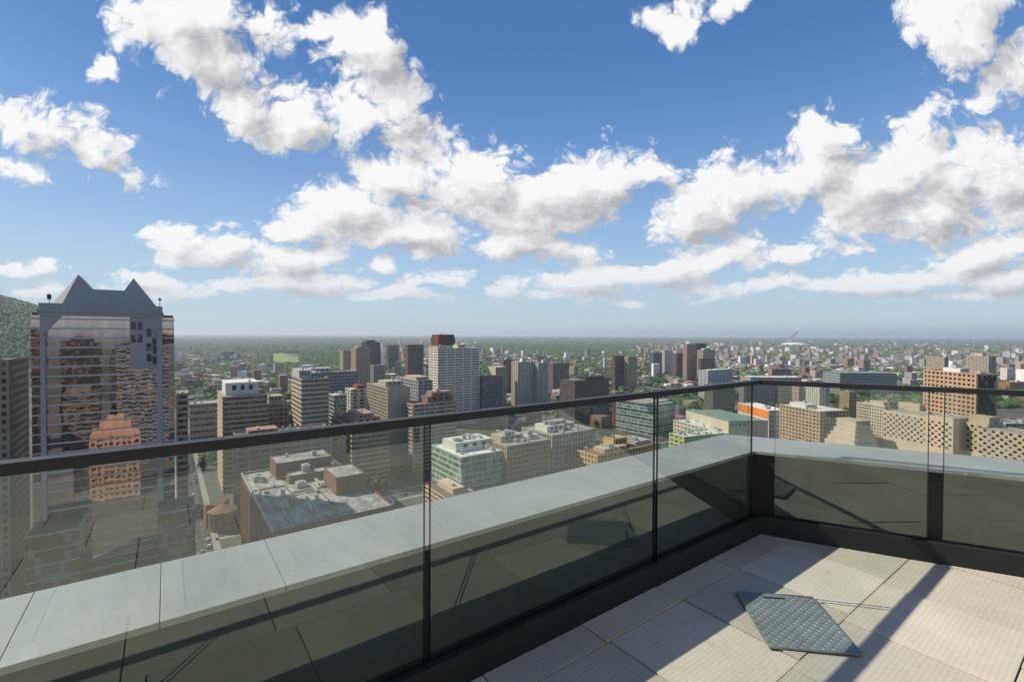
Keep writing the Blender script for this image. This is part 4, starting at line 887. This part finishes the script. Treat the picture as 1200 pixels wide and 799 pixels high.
FOOT.append([Vector((KX-46, yWL-6)), Vector((PX+4, yWL-6)), Vector((PX+4, yWR+5)), Vector((KX-46, yWR+5))])
def blocked(p):
    if any(inside(p, f) for f in FOOT): return True
    for ax, a, b_, c0, c1 in ROADS:
        u, v = (p[1], p[0]) if ax == 'x' else (p[0], p[1])
        if a-1 < u < b_+1 and c0 < v < c1: return True
    return False
def add_tree(p, label, group, s=1.0, rr=rnd):
    cm, tm = TREES[rr.randrange(4)]
    r = empty('tree', (p[0], p[1], GZ), rr.uniform(0,6.28)); s *= rr.uniform(.8,1.25); r.scale = (s, s, s*rr.uniform(.9,1.15)); tag(r, label, 'tree', group)
    for nm, me in (('crown', cm), ('trunk', tm)):
        o = bpy.data.objects.new(nm, me); COL.objects.link(o); o.parent = r
nt_ = 0; rt = random.Random(21)
for (px, py, s) in ((247,545,1.1),(239,552,.8),(440,578,1.2),(447,584,1.0),(433,572,.9),(425,590,.8),(461,574,.9),(470,583,.9),(676,493,1.2),(683,489,1.0),(826,487,1.6),(818,483,1.4),(834,490,1.3),(700,500,.9),(610,503,.9),(620,500,1.0),(455,560,.9),(480,560,.8)):
    z = 64900/(py-391.8); p = at(px, z)
    if blocked(p): continue
    add_tree(p, 'green street tree standing among the downtown blocks', 'street trees between the downtown blocks', s, rt); nt_ += 1
tries = 0
while nt_ < 288 and tries < 9000:
    tries += 1
    k = rt.random()
    if k < .45: px, py = rt.uniform(880, 1085), rt.uniform(440, 485)
    elif k < .60: px, py = rt.uniform(1170, 1240), rt.uniform(440, 475)
    elif k < .75: px, py = rt.uniform(225, 420), rt.uniform(442, 500)
    else: px, py = rt.uniform(540, 880), rt.uniform(440, 490)
    p = at(px, 64900/(py-391.8))
    if blocked(p): continue
    add_tree(p, 'leafy green tree in the belt of gardens behind the downtown blocks', 'trees in the gardens behind the downtown blocks', rt.uniform(.9,1.5), rt); nt_ += 1

# ------------------------------------------------------------------ low houses and flats between the towers
def lowm(q, b, cols):
    oi = q.new('ShaderNodeObjectInfo'); rp = q.new('ShaderNodeValToRGB'); rp.color_ramp.interpolation = 'CONSTANT'
    while len(rp.color_ramp.elements) < len(cols): rp.color_ramp.elements.new(.5)
    for i, c in enumerate(cols): rp.color_ramp.elements[i].position = i/len(cols); rp.color_ramp.elements[i].color = (*c, 1)
    q.put(rp.inputs[0], oi.outputs['Random'])
    co = q.new('ShaderNodeTexCoord').outputs['Object']
    q.put(b.inputs['Base Color'], q.v('SCALE', rp.outputs[0], sc=q.mr(q.noise(co, .25, 4, .65)['Fac'], .3, .7, .8, 1.15, False))); b.inputs['Roughness'].default_value = .9; b.inputs['Specular IOR Level'].default_value = .2
WALLS = [(.28,.15,.11),(.36,.30,.24),(.22,.13,.10),(.42,.38,.32),(.30,.29,.28),(.24,.17,.13),(.48,.46,.42),(.33,.22,.17)]
RFS = [(.40,.39,.37),(.16,.16,.16),(.55,.54,.52),(.25,.22,.19),(.30,.15,.11),(.20,.20,.20),(.45,.42,.36),(.33,.31,.29)]
M_lw = mat('house_wall', lowm, cols=WALLS); M_lr = mat('house_roof', lowm, cols=RFS)
LOW = []
for k_ in range(8):
    rr = random.Random(60+k_); w, l, h = rr.uniform(12,26), rr.uniform(10,20), (6.5,9.5,10,15,12,19,13,28)[k_]
    parts = []
    a = MB(); a.box(-w/2,w/2,-l/2,l/2,0,h)
    for x0,x1,y0,y1 in ((-w/2,w/2,-l/2,-l/2+.3),(-w/2,w/2,l/2-.3,l/2),(-w/2,-w/2+.3,-l/2+.3,l/2-.3),(w/2-.3,w/2,-l/2+.3,l/2-.3)): a.box(x0,x1,y0,y1,h,h+.7)
    if k_ % 3 == 0: a.box(-w*.1,w*.15,-l*.1,l*.2,h,h+2.6)
    parts.append(('wall', a, M_lw))
    b_ = MB(); b_.box(-w/2+.3,w/2-.3,-l/2+.3,l/2-.3,h,h+.25)
    if k_ % 3 == 0: b_.box(-w*.1,w*.15,-l*.1,l*.2,h+2.6,h+2.75)
    parts.append(('roof', b_, M_lr))
    for i in range(int(h//3.1)):
        c = MB(); z = i*3.1+1.0
        nx, ny = max(2, int(w//3)), max(2, int(l//3))
        for j in range(nx): x = -w/2+w*(j+.5)/nx; c.box(x-.6,x+.6,-l/2-.03,-l/2+.02,z,z+1.5); c.box(x-.6,x+.6,l/2-.02,l/2+.03,z,z+1.5)
        for j in range(ny): y = -l/2+l*(j+.5)/ny; c.box(-w/2-.03,-w/2+.02,y-.6,y+.6,z,z+1.5); c.box(w/2-.02,w/2+.03,y-.6,y+.6,z,z+1.5)
        parts.append(('window_band', c, glsm('dark')))
    LOW.append([(nm, (lambda o: (o.data, bpy.data.objects.remove(o))[0])(mb.build(nm, mm))) for nm, mb, mm in parts])
nl = 0; tries = 0; placed = []
while nl < 290 and tries < 12000:
    tries += 1
    px = rt.uniform(205, 1245); py = rt.uniform(432, 500) if rt.random() < .8 else rt.uniform(418, 440)
    if 290 < px < 420 and py < 440: continue
    p = at(px, 64900/(py-391.8)); rr0 = 13
    if blocked(p) or any(abs(p[0]-q_[0]) < 21 and abs(p[1]-q_[1]) < 18 for q_ in placed): continue
    if any(blocked((p[0]+dx, p[1]+dy)) for dx in (-10,10) for dy in (-9,9)): continue
    placed.append(p); k_ = rt.randrange(8) if py < 460 else rt.randrange(5)
    r = empty('low_building', (p[0], p[1], GZ), (0 if px < 860 else bearing(600)*-1)+rt.choice((0,math.pi/2))); s = rt.uniform(.85,1.25); r.scale = (s, s, rt.uniform(.85,1.2))
    ns = ('two', 'three', 'three', 'five', 'four', 'six', 'four', 'nine')[k_]; tag(r, ns+'-storey flat-roofed city building standing among the trees and towers', 'building', ns+'-storey flat-roofed buildings among the towers')
    for nm, me in LOW[k_]:
        o = bpy.data.objects.new(nm, me); COL.objects.link(o); o.parent = r
    nl += 1

# ------------------------------------------------------------------ what nobody could count: far roofs and far trees, out to the horizon
def stuff_mesh(name, V, F, m):
    me = bpy.data.meshes.new(name); nv, nf = len(V), len(F); k = F.shape[1]
    me.vertices.add(nv); me.vertices.foreach_set('co', V.astype(np.float32).ravel())
    me.loops.add(nf*k); me.loops.foreach_set('vertex_index', F.astype(np.int32).ravel())
    me.polygons.add(nf); me.polygons.foreach_set('loop_start', np.arange(0, nf*k, k, dtype=np.int32)); me.polygons.foreach_set('loop_total', np.full(nf, k, dtype=np.int32))
    me.shade_flat(); me.update(); me.materials.append(m); o = bpy.data.objects.new(name, me); COL.objects.link(o); return o
R_ = np.random.RandomState(5)
def scatter(n, y0, y1, x0=-30, x1=1235):
    px = R_.uniform(x0, x1, n); py = R_.uniform(y0, y1, n); z = 64900/(py-391.8)
    az = YAW+np.arctan((px-600)/FPX); d = z/np.cos(az-YAW)
    return px, py, z, np.sin(az)*d, np.cos(az)*d
# far roofs
def far_roofs(n, y0, y1):
    px, py, z, X, Y = scatter(n, y0, y1)
    X += R_.normal(0, 40, n); Y += R_.normal(0, 40, n)
    row = z < 7000                                                   # houses stand in rows along the street grid
    ca_, sa_ = (1.0, 0.0) if y1 < 413 else (math.cos(.9), math.sin(.9))
    u_ = X*ca_+Y*sa_; v_ = Y*ca_-X*sa_
    k_ = np.round(v_/70)*70+np.where(R_.rand(n) < .5, 13, -13)+R_.normal(0, 2, n); v_ = np.where(row, k_, v_)
    X, Y = u_*ca_-v_*sa_, u_*sa_+v_*ca_
    dens = np.sin(X/510+1)*np.sin(Y/690)+.6*np.sin(X/230)*np.sin(Y/310+2)
    keep = (dens > R_.uniform(-1.3, .5, n)) & ~((px > 285) & (px < 425) & (py < 436)) & ~((px < 300) & (py < 415) & (R_.rand(n) < .75)) & ~((px > 560) & (px < 740) & (py > 402.5) & (py < 413)) & (px > 40)
    if y1 > 418: keep &= np.array([not blocked((a, b)) for a, b in zip(X, Y)])
    return X[keep], Y[keep], z[keep]
bx_v = np.array([(-1,-1,0),(1,-1,0),(1,1,0),(-1,1,0),(-1,-1,1),(1,-1,1),(1,1,1),(-1,1,1)], float); bx_f = np.array([(4,5,6,7),(0,1,5,4),(1,2,6,5),(2,3,7,6),(3,0,4,7)])
XA = []; 
for n, y0, y1 in ((9500, 396.5, 412), (7500, 410, 432), (1800, 430, 452)):
    a = far_roofs(n, y0, y1); XA.append(np.stack(a, 1))
P = np.concatenate(XA); n = len(P)
sz = R_.uniform(4, 10, (n, 2))*(1+P[:,2:3]/6500)*np.where(R_.rand(n,1) < .05, 2.4, 1); hh = R_.uniform(6, 11, n)+np.where(R_.rand(n) < .07, R_.uniform(8, 34, n), 0)
ang = np.where(P[:,2] > 2000, 0, .9)+R_.normal(0, .03, n)
V = np.repeat(bx_v[None], n, 0); V[:,:,0] *= sz[:,0:1]; V[:,:,1] *= sz[:,1:2]; V[:,:,2] *= hh[:,None]
ca, sa = np.cos(ang)[:,None], np.sin(ang)[:,None]
Vx = V[:,:,0]*ca-V[:,:,1]*sa+P[:,0:1]; Vy = V[:,:,0]*sa+V[:,:,1]*ca+P[:,1:2]
V = np.stack([Vx, Vy, V[:,:,2]+GZ], 2).reshape(-1, 3); F = (bx_f[None]+8*np.arange(n)[:,None,None]).reshape(-1, 4)
def farm(q, b):
    ge = q.new('ShaderNodeNewGeometry'); rp = q.new('ShaderNodeValToRGB'); rp.color_ramp.interpolation = 'CONSTANT'
    cs = [(.45,.44,.42),(.24,.15,.12),(.62,.61,.58),(.30,.28,.26),(.18,.17,.17),(.36,.26,.21),(.34,.20,.16),(.50,.45,.38),(.25,.24,.24),(.70,.69,.67)]
    while len(rp.color_ramp.elements) < len(cs): rp.color_ramp.elements.new(.5)
    for i, c in enumerate(cs): rp.color_ramp.elements[i].position = i/len(cs); rp.color_ramp.elements[i].color = (*c, 1)
    q.put(rp.inputs[0], ge.outputs['Random Per Island']); q.put(b.inputs['Base Color'], rp.outputs[0]); b.inputs['Roughness'].default_value = .9
o = stuff_mesh('distant_rooftops', V, F, mat('distant_roofs', farm)); tag(o, 'sea of small roofs spreading to the horizon', 'rooftops', kind='stuff')
# far trees
t_ = (1+5**.5)/2
ico = np.array([(-1,t_,0),(1,t_,0),(-1,-t_,0),(1,-t_,0),(0,-1,t_),(0,1,t_),(0,-1,-t_),(0,1,-t_),(t_,0,-1),(t_,0,1),(-t_,0,-1),(-t_,0,1)], float); ico /= np.linalg.norm(ico[0])
icf = np.array([(0,11,5),(0,5,1),(0,1,7),(0,7,10),(0,10,11),(1,5,9),(5,11,4),(11,10,2),(10,7,6),(7,1,8),(3,9,4),(3,4,2),(3,2,6),(3,6,8),(3,8,9),(4,9,5),(2,4,11),(6,2,10),(8,6,7),(9,8,1)])
def clumps(C, rad, hz=.75):
    n = len(C); V = ico[None]*(1+R_.uniform(-.28,.28,(n,12,1)))*rad[:,None,None]; V[:,:,2] *= hz; V += C[:,None,:]
    return V.reshape(-1,3), (icf[None]+12*np.arange(n)[:,None,None]).reshape(-1,3)
TA = []
for n, y0, y1, x0, x1 in ((9000,395.2,402,-30,1235),(11000,401,418,-30,1235),(7000,416,445,195,1235),(2500,400,415,555,745),(4500,398,441,195,430),(1500,440,480,880,1090),(1500,436,476,1090,1240),(1800,440,490,540,880),(900,440,480,205,330)):
    px, py, z, X, Y = scatter(n, y0, y1, x0, x1)
    ok = np.ones(n, bool)
    if y1 > 418: ok &= np.array([not blocked((a, b)) for a, b in zip(X, Y)])
    ok &= ~((px > 318) & (px < 352) & (py > 415) & (py < 428))       # the open lawn in the park
    rad = R_.uniform(3.2, 6.0, n)*(1+z/2600)
    TA.append(np.stack([X, Y, np.full(n, GZ)+rad*.55, rad], 1)[ok])
T = np.concatenate(TA); V, F = clumps(T[:,:3], T[:,3])
def farleaf(q, b):
    ge = q.new('ShaderNodeNewGeometry'); co = q.new('ShaderNodeTexCoord').outputs['Object']
    r = q.m('MULTIPLY_ADD', ge.outputs['Random Per Island'], .6, q.m('MULTIPLY', q.noise(co, .002, 4, .6)['Fac'], .4))
    c = q.mix(r, (.036,.072,.022,1), (.115,.165,.042,1)); c = q.v('SCALE', c, sc=q.mr(q.noise(co, .22, 3, .7)['Fac'], .3, .7, .65, 1.35, False))
    q.put(b.inputs['Base Color'], c); b.inputs['Roughness'].default_value = .85; b.inputs['Specular IOR Level'].default_value = .15
M_far = mat('distant_leaves', farleaf)
o = stuff_mesh('distant_woodland', V, F, M_far); tag(o, 'green tree cover spreading between the far roofs', 'woodland', kind='stuff')
# park lawn
M_lawn = mat('lawn', plain, col=(.17,.22,.06), rough=.95, var=.2, scale=.01)
lw = MB(); pts = [(300,416),(330,415),(352,421),(362,429),(340,431),(322,425)]; lw.prism([tuple(at(px, 64900/(py-391.8))) for px, py in pts], GZ-.5, GZ+.6); tag(lw.build('lawn', M_lawn), kind='structure')
# wooded hill at the left edge
hc_ = at(-110, 1500); nh = 64; hv = []; hf = []
def hill_z(u, v):
    r = math.hypot(u, v); return 270*max(0, 1-r**2.0)**1.05
ax1 = bdir(-110); ax2 = Vector((-ax1.y, ax1.x))
for i in range(nh+1):
    for j in range(nh+1):
        u, v = (i/nh*2-1), (j/nh*2-1); p = hc_+ax2*u*-640+ax1*v*800
        hv.append((p.x, p.y, GZ-2+hill_z(u, v)+6*math.sin(u*9)*math.cos(v*7)*(hill_z(u, v) > 20)))
for i in range(nh):
    for j in range(nh): hf.append((i*(nh+1)+j, (i+1)*(nh+1)+j, (i+1)*(nh+1)+j+1, i*(nh+1)+j+1))
hm = MB(); hm.add(hv, hf); tag(hm.build('hill', mat('hill_soil', plain, col=(.05,.065,.03), rough=.95, var=.3, scale=.02), smooth=True), kind='structure')
M_hill = mat('hill_leaves', leafm, c0=(.045,.095,.02), c1=(.14,.22,.045))
n = 32000; uu = R_.uniform(-1, 1, n); vv = R_.uniform(-1, .5, n); r2_ = uu**2+vv**2; ok = r2_ < .97; uu, vv = uu[ok], vv[ok]
hp = np.array([[*(hc_+ax2*u*-640+ax1*v*800), GZ-2+hill_z(u, v)] for u, v in zip(uu, vv)]); rad = R_.uniform(3, 6.5, len(hp)); hp[:,2] += rad*.5
V, F = clumps(hp, rad, .85); o = stuff_mesh('hill_forest', V, F, M_hill); tag(o, 'dense green forest covering the hill at the left edge', 'forest', kind='stuff')
# cross-shaped mast on the hill
p = at(2, 1480); mz = hgt(353, 1480, 2)
ms = empty('hilltop_mast', (p.x, p.y, GZ+mz-12)); tag(ms, 'thin dark mast with a short crossbar on the hilltop at the left edge', 'mast')
m_ = MB(); m_.box(-.7,.7,-.7,.7,0,33); m_.box(-.6,.6,-5,5,22,23.6); m_.build('lattice', M_dark, ms)

# ------------------------------------------------------------------ vehicles on the streets
M_tyre = mat('tyre_rubber', plain, col=(.02,.02,.02), rough=.9)
def carm(q, b):
    oi = q.new('ShaderNodeObjectInfo'); rp = q.new('ShaderNodeValToRGB'); rp.color_ramp.interpolation = 'CONSTANT'
    cs = [(.6,.6,.6),(.05,.05,.055),(.35,.36,.37),(.30,.04,.03),(.08,.12,.22),(.7,.7,.68)]
    while len(rp.color_ramp.elements) < len(cs): rp.color_ramp.elements.new(.5)
    for i, c in enumerate(cs): rp.color_ramp.elements[i].position = i/len(cs); rp.color_ramp.elements[i].color = (*c, 1)
    q.put(rp.inputs[0], oi.outputs['Random']); q.put(b.inputs['Base Color'], rp.outputs[0]); b.inputs['Roughness'].default_value = .3
M_car = mat('car_paint', carm)
a = MB(); a.prism([(-2.2,-.86),(2.2,-.86),(2.2,.86),(-2.2,.86)], .35, [.85,.72,.72,.85]); a.add([(-1.9,-.8,.84),(1.0,-.8,.80),(.3,-.68,1.42),(-1.4,-.68,1.42),(-1.9,.8,.84),(1.0,.8,.80),(.3,.68,1.42),(-1.4,.68,1.42)],[(0,1,2,3),(5,4,7,6),(3,2,6,7)])
g_ = MB(); g_.add([(1.02,-.74,.82),(1.02,.74,.82),(.34,.64,1.40),(.34,-.64,1.40),(-1.92,-.74,.86),(-1.92,.74,.86),(-1.44,.64,1.40),(-1.44,-.64,1.40)],[(0,1,2,3),(5,4,7,6)])
for s_ in (-1,1): g_.add([(-1.6,s_*.80,.90),(.8,s_*.80,.88),(.2,s_*.705,1.36),(-1.3,s_*.705,1.36)],[(0,1,2,3) if s_ < 0 else (3,2,1,0)])
def wheelmb(x, y):
    m = MB(); m.cyl(0,0,-.1,.1,.32,n=12); m.xf(Matrix.Translation((x,y,.32)) @ Matrix.Rotation(math.pi/2,4,'X')); return m
car_parts = [('body',a,M_car),('window',g_,glsm('dark'))]+[('wheel',wheelmb(x,y),M_tyre) for x in (-1.35,1.35) for y in (-.80,.80)]
car_parts = [(nm, (lambda o: (o.data, bpy.data.objects.remove(o))[0])(mb.build(nm, mm))) for nm, mb, mm in car_parts]
for i in range(90):
    rd_ = ROADS[(0,1,0,3,0)[i%5]]; ln_ = rt.choice((.125,.375,.625,.875)); t = rt.uniform(rd_[3]+20, rd_[4]-5)
    if rd_[0] == 'x' : p = (t if i % 5 else rt.uniform(-520,-250), rd_[1]+(rd_[2]-rd_[1])*ln_)
    else: p = (rd_[1]+(rd_[2]-rd_[1])*ln_, rt.uniform(60,420)); 
    if any(inside(p, f) for f in FOOT): continue
    r = empty('car', (p[0], p[1], GZ+.03), (0 if rd_[0] == 'x' else math.pi/2)+(math.pi if ln_ > .5 else 0)); tag(r, 'small car driving on the street far below the terrace', 'car', 'cars on the streets below')
    for nm, me in car_parts: o = bpy.data.objects.new(nm, me); COL.objects.link(o); o.parent = r
p = at(456, 64900/(590-391.8)); bs = empty('bus', (p.x, p.y, GZ+.03), .12); tag(bs, 'long white bus crossing the street junction left of the first pane joint', 'bus')
m_ = MB(); m_.box(-6,6,-1.25,1.25,.4,3.1); m_.build('body', mat('bus_white', plain, col=(.72,.72,.70), rough=.4, var=.04), bs, bevel=.12)
m_ = MB(); m_.box(-5.6,5.8,-1.28,1.28,1.5,2.5); m_.build('window_band', glsm('dark'), bs)
for x in (-3.8,3.9):
    for y in (-1.2,1.2): w_ = wheelmb(x, y); w_.v = [(v[0], v[1], v[2]*1.4) for v in w_.v]; w_.build('wheel', M_tyre, bs)
